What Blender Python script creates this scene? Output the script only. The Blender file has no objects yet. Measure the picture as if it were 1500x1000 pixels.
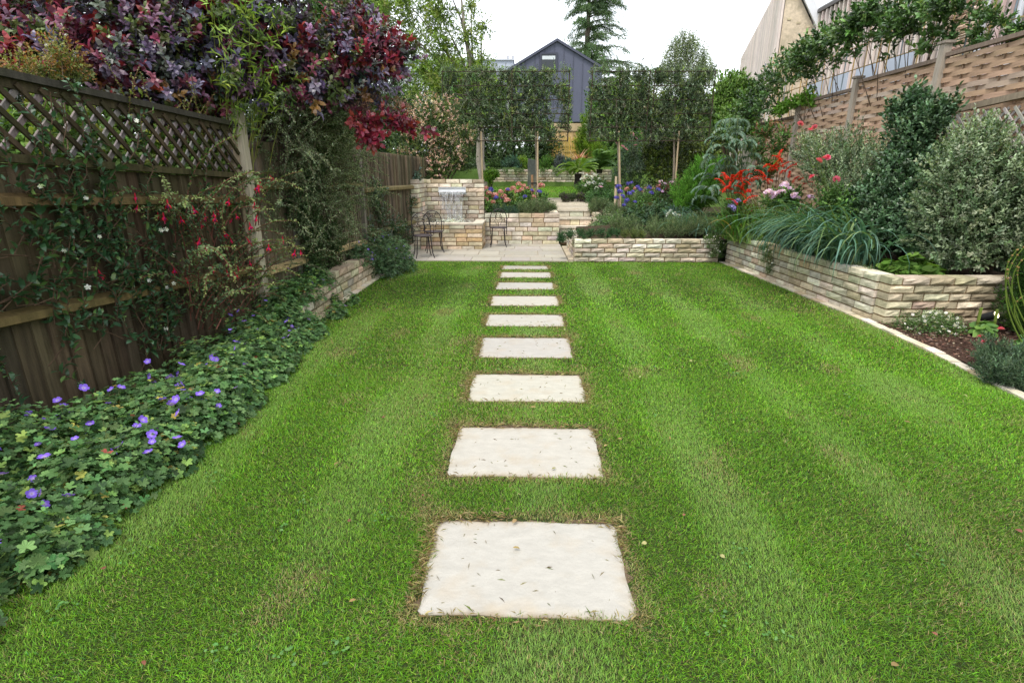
import bpy, math, numpy as np
rng = np.random.default_rng(11)
A = np.array
col = bpy.context.scene.collection
SC = bpy.context.scene
# ------------------------------------------------------------------ camera numbers (photo is 1500 px wide)
F_PX = 770.0; HC = 1.675
TH = math.atan(245/F_PX); PSI = math.atan(19/F_PX*math.cos(TH))
FW = A([-math.sin(PSI)*math.cos(TH), math.cos(PSI)*math.cos(TH), -math.sin(TH)])
RT = A([math.cos(PSI), math.sin(PSI), 0.0]); UPV = np.cross(RT, FW)
def ray(x, y): return FW+RT*(x-750)/F_PX+UPV*(500-y)/F_PX
def W(x, y, Y):
    d = ray(x, y); return A([0, 0, HC])+d*(Y/d[1])
def G(x, y, z=0.0):
    d = ray(x, y); return A([0, 0, HC])+d*((z-HC)/d[2])
def lerp(a, b, t): return a+(b-a)*t
def sm(a, b, x):
    t = np.clip((x-a)/(b-a), 0, 1); return t*t*(3-2*t)
def nz(x, y, s=1.0, seed=0):                       # cheap smooth noise, -1..1
    r = np.random.default_rng(seed); o = 0
    for k in range(7):
        a = r.uniform(0, 6.28); f = s*r.uniform(.6, 2.2); o = o+np.sin((x*math.cos(a)+y*math.sin(a))*f+r.uniform(0, 6.28))
    return o/4.0
# ------------------------------------------------------------------ mesh collector
class M:
    def __init__(s): s.v = []; s.f = []; s.c = []; s.n = 0
    def add(s, v, f, c):
        v = np.asarray(v, float).reshape(-1, 3); f = np.asarray(f, int)
        c = np.asarray(c, float)
        if c.ndim == 1: c = np.tile(c, (len(v), 1))
        s.v.append(v); s.c.append(c); s.f.append(f+s.n); s.n += len(v)
    def mesh(s, name, mat, off=(0, 0, 0), smooth=False):
        me = bpy.data.meshes.new(name)
        V = np.concatenate(s.v)-A(off)[None]; C = np.concatenate(s.c)
        L = np.concatenate([f.ravel() for f in s.f]); T = np.concatenate([np.full(len(f), f.shape[1]) for f in s.f])
        me.vertices.add(len(V)); me.loops.add(len(L)); me.polygons.add(len(T))
        me.vertices.foreach_set('co', V.astype(np.float32).ravel())
        me.loops.foreach_set('vertex_index', L.astype(np.int32))
        me.polygons.foreach_set('loop_start', np.concatenate([[0], np.cumsum(T)[:-1]]).astype(np.int32))
        me.polygons.foreach_set('use_smooth', np.full(len(T), bool(smooth)))
        at = me.attributes.new('col', 'FLOAT_COLOR', 'POINT')
        at.data.foreach_set('color', np.concatenate([np.clip(C, 0, 1), np.ones((len(C), 1))], 1).astype(np.float32).ravel())
        me.update(calc_edges=True); me.materials.append(mat)
        return me
ROOT = {}
def tag(o, label, cat, group=None):
    o['label'] = label; o['category'] = cat
    if group: o['group'] = group
    return o
def thing(name, label, cat, loc, group=None):
    o = bpy.data.objects.new(name, None); col.objects.link(o); o.empty_display_size = .1
    o.location = [float(q) for q in loc]; ROOT[o.name] = A(loc, float)
    return tag(o, label, cat, group)
def obj(name, m, mat, parent=None, loc=None, smooth=False):
    if parent is not None: loc = ROOT[parent.name]
    elif loc is None:
        V = np.concatenate(m.v); loc = A([(V[:, 0].min()+V[:, 0].max())/2, (V[:, 1].min()+V[:, 1].max())/2, V[:, 2].min()])
    o = bpy.data.objects.new(name, m.mesh(name, mat, loc, smooth)); col.objects.link(o)
    if parent is not None: o.parent = parent
    else: o.location = loc
    ROOT[o.name] = A(loc, float)
    return o
def struct(name, m, mat, kind='structure', **k):
    o = obj(name, m, mat, loc=(0, 0, 0), **k); o['kind'] = kind; return o
# ------------------------------------------------------------------ shapes
def box(m, a, b, c):
    x0, y0, z0 = a; x1, y1, z1 = b
    m.add([(x0,y0,z0),(x1,y0,z0),(x1,y1,z0),(x0,y1,z0),(x0,y0,z1),(x1,y0,z1),(x1,y1,z1),(x0,y1,z1)],
          [(0,3,2,1),(4,5,6,7),(0,1,5,4),(1,2,6,5),(2,3,7,6),(3,0,4,7)], c)
def beam(m, p, q, w, h, c, up=(0, 0, 1), taper=1.0):
    p = A(p, float); q = A(q, float); d = (q-p)/np.linalg.norm(q-p); s = np.cross(d, A(up, float))
    if np.linalg.norm(s) < 1e-3: s = np.cross(d, A([0, 1, 0]))
    s /= np.linalg.norm(s); u = np.cross(s, d); v = []
    for e, k in ((p, 1), (q, taper)):
        for a, b in ((-1,-1),(1,-1),(1,1),(-1,1)): v.append(e+s*a*w/2*k+u*b*h/2*k)
    m.add(v, [(0,3,2,1),(4,5,6,7),(0,1,5,4),(1,2,6,5),(2,3,7,6),(3,0,4,7)], c)
def tube(m, pts, r, c, n=6):
    P = A(pts, float); k = len(P); r = np.broadcast_to(A(r, float), (k,))
    T = np.gradient(P, axis=0); T /= np.linalg.norm(T, axis=1)[:, None]+1e-9
    ref = A([0, 0, 1.0]) if abs(T[:, 2]).mean() < .8 else A([1.0, 0, 0])
    S = np.cross(T, ref); S /= np.linalg.norm(S, axis=1)[:, None]+1e-9; U = np.cross(S, T)
    a = np.arange(n)*2*np.pi/n
    V = P[:, None]+(S[:, None]*np.cos(a)[None, :, None]+U[:, None]*np.sin(a)[None, :, None])*r[:, None, None]
    i = np.arange(k-1)[:, None]*n; j = np.arange(n)[None]; j2 = (j+1) % n
    f = np.stack([i+j, i+j2, i+n+j2, i+n+j], -1).reshape(-1, 4)
    m.add(V.reshape(-1, 3), f, c)
    m.add(V[-1], [list(range(n))], c); m.add(V[0], [list(range(n))[::-1]], c)
def lathe(m, c, prof, colr, n=20):
    a = np.arange(n)*2*np.pi/n; V = []
    for r, z in prof: V.append(np.stack([c[0]+r*np.cos(a), c[1]+r*np.sin(a), np.full(n, c[2]+z)], -1))
    V = np.concatenate(V); k = len(prof); i = np.arange(k-1)[:, None]*n; j = np.arange(n)[None]; j2 = (j+1) % n
    m.add(V, np.stack([i+j, i+j2, i+n+j2, i+n+j], -1).reshape(-1, 4), colr)
def sheet(m, xs, ys, zf, c):
    X, Y = np.meshgrid(A(xs, float), A(ys, float)); Z = zf(X, Y)+0*X; ny, nx = X.shape
    i = (np.arange(ny-1)[:, None]*nx+np.arange(nx-1)[None]); f = np.stack([i, i+1, i+nx+1, i+nx], -1).reshape(-1, 4)
    m.add(np.stack([X, Y, Z], -1).reshape(-1, 3), f, c)
def poly(m, pts, z0, z1, c):                       # extruded outline, top at z1
    n = len(pts); P = A(pts, float); z0 = np.broadcast_to(z0, n); z1 = np.broadcast_to(z1, n)
    V = np.concatenate([np.c_[P, z0], np.c_[P, z1]])
    m.add(V, [list(range(n, 2*n))], c); m.add(V, [list(range(n))[::-1]], c)
    m.add(V, [(i, (i+1) % n, n+(i+1) % n, n+i) for i in range(n)], c)
# ------------------------------------------------------------------ materials
def nodes(name):
    mt = bpy.data.materials.new(name); mt.use_nodes = True; nt = mt.node_tree; nt.nodes.clear()
    out = nt.nodes.new('ShaderNodeOutputMaterial'); return mt, nt, out
def N(nt, t, **k):
    n = nt.nodes.new(t)
    for a, v in k.items():
        if a in n.inputs.keys() if isinstance(a, str) else False: n.inputs[a].default_value = v
        else: setattr(n, a, v)
    return n
def leaf_mat(name, rough=.5, spec=.4, trans=.25):
    mt, nt, out = nodes(name); L = nt.links
    at = N(nt, 'ShaderNodeAttribute', attribute_name='col')
    p = nt.nodes.new('ShaderNodeBsdfPrincipled'); p.inputs['Roughness'].default_value = rough; p.inputs['Specular IOR Level'].default_value = spec
    L.new(at.outputs['Color'], p.inputs['Base Color'])
    t = nt.nodes.new('ShaderNodeBsdfTranslucent'); mx = N(nt, 'ShaderNodeMix', data_type='RGBA', blend_type='MULTIPLY')
    mx.inputs[0].default_value = 1; mx.inputs[7].default_value = (1.5, 1.6, .8, 1); L.new(at.outputs['Color'], mx.inputs[6]); L.new(mx.outputs[2], t.inputs['Color'])
    ms = nt.nodes.new('ShaderNodeMixShader'); ms.inputs[0].default_value = trans
    L.new(p.outputs[0], ms.inputs[1]); L.new(t.outputs[0], ms.inputs[2]); L.new(ms.outputs[0], out.inputs[0]); return mt
def surf_mat(name, scale=(6, 6, 6), lo=.7, hi=1.25, rough=.85, spec=.3, bump=.0, bscale=40, metal=0.0, tint=None, tint_scale=1.2, tint_amt=.5, tint_lo=.5, tint_hi=.7):
    """colour from the 'col' attribute, mottled by two noises, an optional second tint in patches, and a bump"""
    mt, nt, out = nodes(name); L = nt.links
    at = N(nt, 'ShaderNodeAttribute', attribute_name='col'); g = nt.nodes.new('ShaderNodeNewGeometry')
    mp = nt.nodes.new('ShaderNodeMapping'); mp.inputs['Scale'].default_value = scale; L.new(g.outputs['Position'], mp.inputs['Vector'])
    n1 = nt.nodes.new('ShaderNodeTexNoise'); n1.inputs['Scale'].default_value = 1; n1.inputs['Detail'].default_value = 6; n1.inputs['Roughness'].default_value = .65; L.new(mp.outputs[0], n1.inputs['Vector'])
    mr = nt.nodes.new('ShaderNodeMapRange'); mr.inputs[1].default_value = .3; mr.inputs[2].default_value = .7; mr.inputs[3].default_value = lo; mr.inputs[4].default_value = hi; L.new(n1.outputs[0], mr.inputs[0])
    mx = N(nt, 'ShaderNodeMix', data_type='RGBA', blend_type='MULTIPLY'); mx.inputs[0].default_value = 1
    L.new(at.outputs['Color'], mx.inputs[6]); L.new(mr.outputs[0], mx.inputs[7]); last = mx.outputs[2]
    if tint:
        n2 = nt.nodes.new('ShaderNodeTexNoise'); n2.inputs['Scale'].default_value = tint_scale; n2.inputs['Detail'].default_value = 5; L.new(g.outputs['Position'], n2.inputs['Vector'])
        m2 = nt.nodes.new('ShaderNodeMapRange'); m2.inputs[1].default_value = tint_lo; m2.inputs[2].default_value = tint_hi; m2.inputs[4].default_value = tint_amt; L.new(n2.outputs[0], m2.inputs[0])
        mt2 = N(nt, 'ShaderNodeMix', data_type='RGBA'); mt2.inputs[7].default_value = (*tint, 1); L.new(m2.outputs[0], mt2.inputs[0]); L.new(last, mt2.inputs[6]); last = mt2.outputs[2]
    p = nt.nodes.new('ShaderNodeBsdfPrincipled'); p.inputs['Roughness'].default_value = rough; p.inputs['Specular IOR Level'].default_value = spec; p.inputs['Metallic'].default_value = metal
    L.new(last, p.inputs['Base Color'])
    if bump:
        n3 = nt.nodes.new('ShaderNodeTexNoise'); n3.inputs['Scale'].default_value = bscale; n3.inputs['Detail'].default_value = 5; L.new(g.outputs['Position'], n3.inputs['Vector'])
        b = nt.nodes.new('ShaderNodeBump'); b.inputs['Strength'].default_value = bump; b.inputs['Distance'].default_value = .01; L.new(n3.outputs[0], b.inputs['Height']); L.new(b.outputs[0], p.inputs['Normal'])
    L.new(p.outputs[0], out.inputs[0]); return mt
LEAF = leaf_mat('leaf', .5, .35, .25); GLOSS = leaf_mat('glossy_leaf', .35, .5, .15); MATTE = leaf_mat('soft_leaf', .7, .2, .3)
GRASS = leaf_mat('grass_blade', .55, .3, .3); PETAL = leaf_mat('petal', .6, .2, .35)
BARK = surf_mat('bark', (20, 20, 5), .6, 1.3, .9, .2, .6, 60)
STONE = surf_mat('walling_stone', (14, 14, 14), .78, 1.2, .9, .25, .7, 55, tint=(.22, .20, .13), tint_scale=2.6, tint_amt=.6)
SLAB = surf_mat('sawn_limestone', (9, 20, 9), .88, 1.06, .75, .3, .35, 70, tint=(.36, .27, .16), tint_scale=5.5, tint_amt=.42, tint_lo=.52, tint_hi=.8)
SOIL = surf_mat('soil', (25, 25, 25), .5, 1.5, .95, .1, 1.0, 45)
TURF = surf_mat('turf', (40, 40, 40), .6, 1.4, .95, .1, .6, 80)
DARKWOOD = surf_mat('stained_fence_wood', (30, 30, 2.5), .55, 1.4, .8, .2, .4, 90, tint=(.034, .040, .009), tint_scale=1.6, tint_amt=.5, tint_lo=.5, tint_hi=.72)
WOOD = surf_mat('weathered_wood', (30, 30, 3), .75, 1.25, .85, .2, .3, 90)
LATH = surf_mat('woven_slat_wood', (5, 4, 60), .8, 1.2, .85, .2, .3, 90)
PAINT = surf_mat('cladding', (4, 4, 1), .93, 1.06, .6, .3)
IRON = surf_mat('wrought_iron', (60, 60, 60), .7, 1.3, .45, .5, .2, 120, metal=.3)
STEEL = surf_mat('brushed_steel', (3, 3, 80), .9, 1.1, .42, .5, metal=.75)
CHIP = surf_mat('bark_chip', (60, 60, 60), .7, 1.3, .9, .2)
def glass_mat(name, base, rough, trans, ior=1.33):
    mt, nt, out = nodes(name); p = nt.nodes.new('ShaderNodeBsdfPrincipled'); p.inputs['Base Color'].default_value = (*base, 1)
    p.inputs['Roughness'].default_value = rough; p.inputs['Transmission Weight'].default_value = trans; p.inputs['IOR'].default_value = ior
    n = nt.nodes.new('ShaderNodeTexNoise'); n.inputs['Scale'].default_value = 14; g = nt.nodes.new('ShaderNodeNewGeometry'); nt.links.new(g.outputs['Position'], n.inputs['Vector'])
    b = nt.nodes.new('ShaderNodeBump'); b.inputs['Strength'].default_value = .35; b.inputs['Distance'].default_value = .02; nt.links.new(n.outputs[0], b.inputs['Height']); nt.links.new(b.outputs[0], p.inputs['Normal'])
    nt.links.new(p.outputs[0], out.inputs[0]); return mt
def foam_mat():
    mt, nt, out = nodes('falling_water'); L = nt.links; g = N(nt, 'ShaderNodeNewGeometry'); mp = N(nt, 'ShaderNodeMapping'); mp.inputs['Scale'].default_value = (26, 26, 3); L.new(g.outputs['Position'], mp.inputs[0]); n = N(nt, 'ShaderNodeTexNoise'); n.inputs['Scale'].default_value = 1; L.new(mp.outputs[0], n.inputs['Vector'])
    r = N(nt, 'ShaderNodeMapRange'); r.inputs[1].default_value = .42; r.inputs[2].default_value = .66; r.inputs[3].default_value = .04; r.inputs[4].default_value = .24; L.new(n.outputs[0], r.inputs[0])
    a = N(nt, 'ShaderNodeBsdfGlass'); a.inputs['IOR'].default_value = 1.2; a.inputs['Roughness'].default_value = .08; d = N(nt, 'ShaderNodeBsdfDiffuse'); d.inputs[0].default_value = (.75, .78, .82, 1); ms = N(nt, 'ShaderNodeMixShader'); L.new(r.outputs[0], ms.inputs[0]); L.new(a.outputs[0], ms.inputs[1]); L.new(d.outputs[0], ms.inputs[2]); L.new(ms.outputs[0], out.inputs[0]); return mt
FALL = foam_mat()
WATER = glass_mat('water', (.95, .98, 1), .03, 1.0); PANE = glass_mat('window_glass', (.02, .025, .03), .05, 0.0, 1.5)
def emit_mat(name, c, s):
    mt, nt, out = nodes(name); e = nt.nodes.new('ShaderNodeEmission'); e.inputs[0].default_value = (*c, 1); e.inputs[1].default_value = s; nt.links.new(e.outputs[0], out.inputs[0]); return mt
# ------------------------------------------------------------------ leaves
TPL = {
 'dia':  (A([(0,0,0),(-.5,.45,.12),(.5,.45,.12),(0,1,-.08)]), A([(0,2,3),(0,3,1)])),
 'oval': (A([(0,0,0),(-.42,.3,.1),(.42,.3,.1),(-.4,.68,.08),(.4,.68,.08),(0,1,-.1)]), A([(0,2,1),(1,2,4),(1,4,3),(3,4,5)])),
 'blade': (A([(-.5,0,0),(.5,0,0),(.35,.55,.06),(-.35,.55,.06),(0,1,.2)]), A([(0,1,2),(0,2,3),(3,2,4)])),
}
def _palm():
    v = [(0, 0, 0)]; a = np.linspace(-2.65, 2.65, 21)
    for i, t in enumerate(a): r = (1.0, .86, .62, .86)[(i+2) % 4] if 0 < i < 20 else .7; v.append((math.sin(t)*r*.62, math.cos(t)*r*.62, .12*r+(.06 if i % 2 else 0)))
    return A(v), A([(0, i+1, i) for i in range(1, 21)])
TPL['palm'] = _palm()
def _round():
    v = [(0, 0, 0)]; a = np.linspace(-2.8, 2.8, 11)
    for i, t in enumerate(a): r = 1 if i % 2 else .9; v.append((math.sin(t)*r*.6, .1+math.cos(t)*r*.6, .1))
    return A(v), A([(0, i+1, i) for i in range(1, 11)])
TPL['round'] = _round()
def unit(v): return v/(np.linalg.norm(v, axis=-1, keepdims=True)+1e-9)
def leaves(m, P, D, Nn, L, Wd, tpl, C):
    T, F = TPL[tpl]; n = len(P)
    D = unit(D); S = unit(np.cross(D, Nn)); U = np.cross(S, D); L = np.broadcast_to(L, n); Wd = np.broadcast_to(Wd, n)
    V = P[:, None]+S[:, None]*(T[None, :, 0]*Wd[:, None])[..., None]+D[:, None]*(T[None, :, 1]*L[:, None])[..., None]+U[:, None]*(T[None, :, 2]*L[:, None])[..., None]
    m.add(V.reshape(-1, 3), (F[None]+(np.arange(n)*len(T))[:, None, None]).reshape(-1, F.shape[1]), np.repeat(C, len(T), 0))
def pick(pal, n, hue=.18):
    w = A([p[0] for p in pal], float); C = A([p[1] for p in pal], float)[rng.choice(len(pal), n, p=w/w.sum())]
    return C*np.exp(rng.normal(0, hue, (n, 1)))*np.exp(rng.normal(0, hue*.3, (n, 3)))
def shoots(m, P, D, nl, sl, L, Wd, tpl, pal, ang=.9, tip=None, hue=.18, zup=.4, tipmax=.8, C=None):
    n = len(P); D = unit(D); Q = unit(np.cross(D, unit(rng.normal(size=(n, 3))))); B = np.cross(D, Q)
    C = pick(pal, n, hue) if C is None else C
    t = np.tile(np.linspace(0, 1, nl), n)+rng.normal(0, .05, n*nl); r = lambda a: np.repeat(a, nl, 0)
    az = np.tile(np.arange(nl)*2.4, n)+np.repeat(rng.uniform(0, 6.28, n), nl)
    a = ang*(1.15-.6*t)+rng.normal(0, .15, n*nl)
    rad = r(Q)*np.cos(az)[:, None]+r(B)*np.sin(az)[:, None]
    d = r(D)*np.cos(a)[:, None]+rad*np.sin(a)[:, None]; nn = r(D)*np.sin(a)[:, None]-rad*np.cos(a)[:, None]+A([0, 0, zup])+rng.normal(0, .2, (n*nl, 3))
    c = r(C)*np.exp(rng.normal(0, hue, (n*nl, 1)))
    if tip is not None:
        k = (np.clip(t, 0, 1)**2*tipmax*np.repeat(rng.random(n)**.7, nl))[:, None]; c = c*(1-k)+pick(tip, n*nl, .15)*k
    s = rng.uniform(.7, 1.15, n*nl)
    leaves(m, r(P)+r(D)*((t-.6)*sl)[:, None], d, nn, L*s, Wd*s, tpl, c)
DENS = 2.2
def clumps(cl, ns, up=.3, flat=1.0, c0=None, out=.6, pw=.4):
    cl = A(cl, float); ns = int(ns*DENS); w = cl[:, 3]**2.2; k = rng.choice(len(cl), ns, p=w/w.sum())
    g = unit(rng.normal(size=(ns, 3))); P = cl[k, :3]+g*(cl[k, 3]*rng.random(ns)**pw)[:, None]*A([1, 1, flat])
    D = g+A([0, 0, up])+rng.normal(0, .35, (ns, 3))
    if c0 is not None: D = D+unit(P-A(c0))*out
    return P, D
def ell(c, r, K, cr, lo=.35, zmin=None):                  # clump centres through an ellipsoid
    g = unit(rng.normal(size=(K, 3))); q = rng.uniform(lo, 1, K)[:, None]
    P = A(c, float)+g*q*(A(r, float)-cr*.6); 
    if zmin is not None: P[:, 2] = np.maximum(P[:, 2], zmin)
    return np.c_[P, cr*rng.uniform(.65, 1.2, K)]
def limbs(m, base, cl, r0, c, k=None, bend=.15, n=5):      # curved limbs from the base to clump centres
    cl = A(cl, float); idx = range(len(cl)) if k is None or k >= len(cl) else rng.choice(len(cl), k, replace=False)
    for i in idx:
        p = cl[i, :3]; b = A(base, float)+rng.normal(0, r0*.8, 3)*A([1, 1, 0]); t = np.linspace(0, 1, 6)[:, None]; d = np.linalg.norm(p-b)
        q = b*(1-t)+p*t; q[:, :2] += ((t*(1-t))*rng.normal(0, bend*d*1.6, (1, 2))); q[:, 2:] += t*(1-t)*d*.35
        tube(m, q, r0*np.linspace(1, .18, 6), c, n)
BROWN = A([.10, .07, .045]); GREENSTEM = A([.10, .15, .04]); GREY = A([.20, .18, .15])
def shrub(name, label, cat, base, cl, ns, nl, sl, L, Wd, tpl, pal, mat=None, group=None, stem=None, stemc=BROWN, sr=.02, sk=10, **k):
    t = thing(name, label, cat, base, group); m = M()
    kk = {a: k.pop(a) for a in ('up', 'flat', 'out', 'pw') if a in k}
    P, D = clumps(cl, ns, c0=A(base)+A([0, 0, .2]), **kk); 
    ko = np.flatnonzero(rng.random(len(P)) < .022)[:110]; whips = []          # a few whips stand clear of the outline
    for i in ko: D[i] = unit(D[i]+A([0, 0, .6])); o_ = rng.uniform(.3, .95)*A(cl)[:, 3].mean(); whips.append((P[i]-D[i]*.05, P[i]+D[i]*o_)); P[i] += D[i]*o_
    zf = base[2]+.015; low = P[:, 2] < zf; P[low, 2] = zf+rng.random(low.sum())*.06
    shoots(m, P, D, nl, sl, L, Wd, tpl, pal, **k); obj('foliage', m, mat or LEAF, t)
    m = M(); limbs(m, base, cl, sr, stemc, sk)
    for a, b in whips: tube(m, [a, (a+b)/2, b], [.004, .003, .002], stemc, 3)
    obj(stem or 'stems', m, BARK, t, smooth=True)
    return t
def arc(base, az, length, el, droop, n=7, wob=.06):
    P = [A(base, float)]
    for i in range(n):
        e = el-droop*(i/(n-1))**1.3; a = az+rng.normal(0, wob)
        P.append(P[-1]+length/n*A([math.cos(a)*math.cos(e), math.sin(a)*math.cos(e), math.sin(e)]))
    return A(P)
def along(m, P, gap, L, Wd, tpl, pal, ang=.9, tip=None, hue=.18, zup=.6, start=.1, C=None):   # leaves along a stem
    seg = np.linalg.norm(np.diff(P, axis=0), axis=1); cum = np.r_[0, np.cumsum(seg)]; n = max(3, int(cum[-1]/gap))
    s = np.linspace(cum[-1]*start, cum[-1], n); Q = np.stack([np.interp(s, cum, P[:, i]) for i in range(3)], 1); D = unit(np.gradient(Q, axis=0))
    R = unit(np.cross(D, rng.normal(size=(n, 3)))); a = ang+rng.normal(0, .2, n); d = D*np.cos(a)[:, None]+R*np.sin(a)[:, None]
    c = pick(pal, n, hue) if C is None else np.tile(C, (n, 1))*np.exp(rng.normal(0, hue, (n, 1)))
    if tip is not None:
        k = (np.linspace(0, 1, n)**3*.9)[:, None]; c = c*(1-k)+pick(tip, n, .1)*k
    sz = rng.uniform(.7, 1.15, n)*(1-.35*np.linspace(0, 1, n)**3)
    leaves(m, Q, d, D*.5+A([0, 0, zup])+rng.normal(0, .25, (n, 3)), L*sz, Wd*sz, tpl, c); return Q
def straps(m, bases, azs, els, lens, wd, droop, pal, n=7, hue=.15):
    for b, a, e, l, dr in zip(bases, azs, els, lens, droop):
        P = arc(b, a, l, e, dr, n, .03); s = A([-math.sin(a), math.cos(a), 0]); k = len(P); w = wd*np.r_[np.linspace(.7, 1, 3), np.linspace(1, .05, k-3)]
        fold = A([0, 0, .25]); V = np.concatenate([P-s*w[:, None]/2+fold*w[:, None], P, P+s*w[:, None]/2+fold*w[:, None]])
        i = np.arange(k-1); f = np.concatenate([np.stack([i+q*k, i+1+q*k, i+1+(q+1)*k, i+(q+1)*k], -1) for q in (0, 1)])
        m.add(V, f, pick(pal, 1, hue)[0])
def mound(m, cs, n, L, tpl, pal, hue=.2, wr=1.0, tilt=.5, tip=None):   # leaves over low mounds: cs = (x, y, z0, r, h)
    cs = A(cs, float); k = rng.choice(len(cs), n, p=cs[:, 3]**2/(cs[:, 3]**2).sum())
    g = unit(rng.normal(size=(n, 3))); g[:, 2] = np.abs(g[:, 2]); q = rng.uniform(.6, 1.05, n)[:, None]
    P = cs[k, :3]+g*q*np.stack([cs[k, 3], cs[k, 3], cs[k, 4]], 1); nn = g*tilt+A([0, 0, .7])+rng.normal(0, .3, (n, 3))
    d = rng.normal(size=(n, 3))+g*.8; nn = unit(nn); d = d-nn*(d*nn).sum(1)[:, None]; s = rng.uniform(.4, 1.3, n)
    leaves(m, P, d, nn, L*s, L*wr*s, tpl, pick(pal, n, hue)); return P
# ------------------------------------------------------------------ flower heads (one shared mesh per kind)
FL = {}
def flower_mesh(key, build):
    m = M(); build(m); FL[key] = m.mesh(key.replace('-', '_'), PETAL)
def disc(m, n, r, w, c1, c2, tilt=.35, z=0):
    for i in range(n):
        a = i*2*math.pi/n; d = A([math.cos(a), math.sin(a), tilt]); s = A([-math.sin(a), math.cos(a), 0]); o = A([0, 0, z])
        v = [o, o+d*r*.55-s*w*.5, o+d*r*.95-s*w*.32, o+d*r, o+d*r*.95+s*w*.32, o+d*r*.55+s*w*.5]
        m.add(v, [(0,1,2,3,4,5)], A([c2, c1, c1, c1, c1, c1]))
def ballhead(m, n, r, L, pal, half=-.3, flat=1.0):
    g = unit(rng.normal(size=(n*3, 3))); g = g[g[:, 2] > half][:n]; k = len(g)
    leaves(m, g*r*A([1, 1, flat])*rng.uniform(.75, 1, k)[:, None], rng.normal(size=(k, 3)), g+rng.normal(0, .3, (k, 3)), L, L, 'round', pick(pal, k, .15))
flower_mesh('cranesbill', lambda m: (disc(m, 5, .021, .020, (.24, .13, .72), (.6, .5, .85)), ballhead(m, 6, .003, .004, [(1, (.5, .45, .3))])))
flower_mesh('rose', lambda m: (disc(m, 6, .045, .045, (.75, .17, .27), (.6, .06, .13), .25), disc(m, 5, .033, .035, (.7, .14, .23), (.5, .04, .1), .7, .004), disc(m, 4, .02, .024, (.55, .03, .08), (.4, .01, .04), 1.6, .006)))
flower_mesh('pink-mallow', lambda m: (disc(m, 5, .045, .05, (.75, .35, .55), (.6, .15, .35), .3), ballhead(m, 8, .008, .008, [(1, (.7, .6, .4))])))
flower_mesh('mophead', lambda m: ballhead(m, 90, .075, .034, [(3, (.50, .20, .19)), (2, (.56, .30, .26)), (1, (.45, .13, .14)), (2, (.60, .42, .34))], -.4, .8))
flower_mesh('agapanthus', lambda m: ballhead(m, 70, .065, .03, [(3, (.10, .09, .42)), (2, (.16, .13, .5)), (1, (.25, .22, .6))], -.3, .85))
flower_mesh('phlox', lambda m: ballhead(m, 70, .06, .03, [(3, (.72, .55, .75)), (2, (.62, .4, .68)), (1, (.8, .7, .8))], -.1, .7))
flower_mesh('lilac-phlox', lambda m: ballhead(m, 60, .06, .028, [(3, (.35, .3, .7)), (2, (.45, .4, .75))], -.1, .8))
flower_mesh('daisy', lambda m: (disc(m, 9, .014, .007, (.82, .8, .8), (.8, .75, .75), .1), ballhead(m, 8, .004, .004, [(1, (.6, .45, .05))])))
flower_mesh('white-cluster', lambda m: ballhead(m, 40, .05, .022, [(3, (.75, .72, .78)), (1, (.6, .6, .62))], -.3, .8))
flower_mesh('jasmine', lambda m: (disc(m, 5, .016, .009, (.8, .8, .76), (.8, .78, .7), .2), disc(m, 5, .013, .008, (.8, .8, .76), (.8, .78, .7), .5, .012)))
def _fuchsia(m):
    tube(m, [(0, 0, 0), (0, 0, -.012), (0, 0, -.026)], [.001, .004, .005], (.45, .01, .04), 6)
    for i in range(4):
        a = i*math.pi/2; d = A([math.cos(a)*.75, math.sin(a)*.75, -.9]); leaves(m, A([[0, 0, -.024]]), A([d]), A([[d[0], d[1], 1.0]]), .03, .011, 'oval', A([[.6, .015, .04]]))
    lathe(m, (0, 0, -.044), [(.001, 0), (.008, .004), (.009, .012), (.004, .02)], (.35, .02, .2), 7)
    for i in range(3): tube(m, [(0, 0, -.04), (.002*i-.002, .001, -.06)], .0007, (.6, .05, .15), 4)
flower_mesh('fuchsia', _fuchsia)
def _croco(m):
    P = arc((0, 0, 0), 0, .26, .9, 1.0, 7, .02); tube(m, P, np.linspace(.003, .0015, 8), (.25, .06, .02), 4)
    for i in range(1, 8):
        for s in (-1, 1):
            for q in range(6):
                d = A([.4+rng.normal(0, .3), s*.9+rng.normal(0, .3), .5+rng.normal(0, .4)]); leaves(m, P[i:i+1], A([d]), A([[0, 0, 1.0]]), .05*(1-.06*i), .022, 'oval', pick([(3, (.56, .022, .012)), (1, (.62, .06, .015))], 1))
flower_mesh('crocosmia', _croco)
def flowers(key, parent, P, s=1.0, up=True, tilt=.5, name='flower', dirs=None):
    out = []
    for i, p in enumerate(P):
        o = bpy.data.objects.new(name, FL[key]); col.objects.link(o); o.parent = parent; o.location = [float(q) for q in A(p)-ROOT[parent.name]]
        o.rotation_euler = (rng.normal(0, tilt), rng.normal(0, tilt), rng.uniform(0, 6.28)) if dirs is None else (0, rng.normal(0, .2), dirs[i])
        k = s*rng.uniform(.75, 1.2); o.scale = (k, k, k); out.append(o)
    return out
def stems_to(m, base, P, r, c, bend=.1):
    for p in P:
        b = A(base, float)+rng.normal(0, .04, 3)*A([1, 1, 0]); t = np.linspace(0, 1, 5)[:, None]; q = b*(1-t)+A(p)*t; q[:, 2:] += t*(1-t)*bend; tube(m, q, np.linspace(r, r*.6, 5), c, 4)
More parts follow.
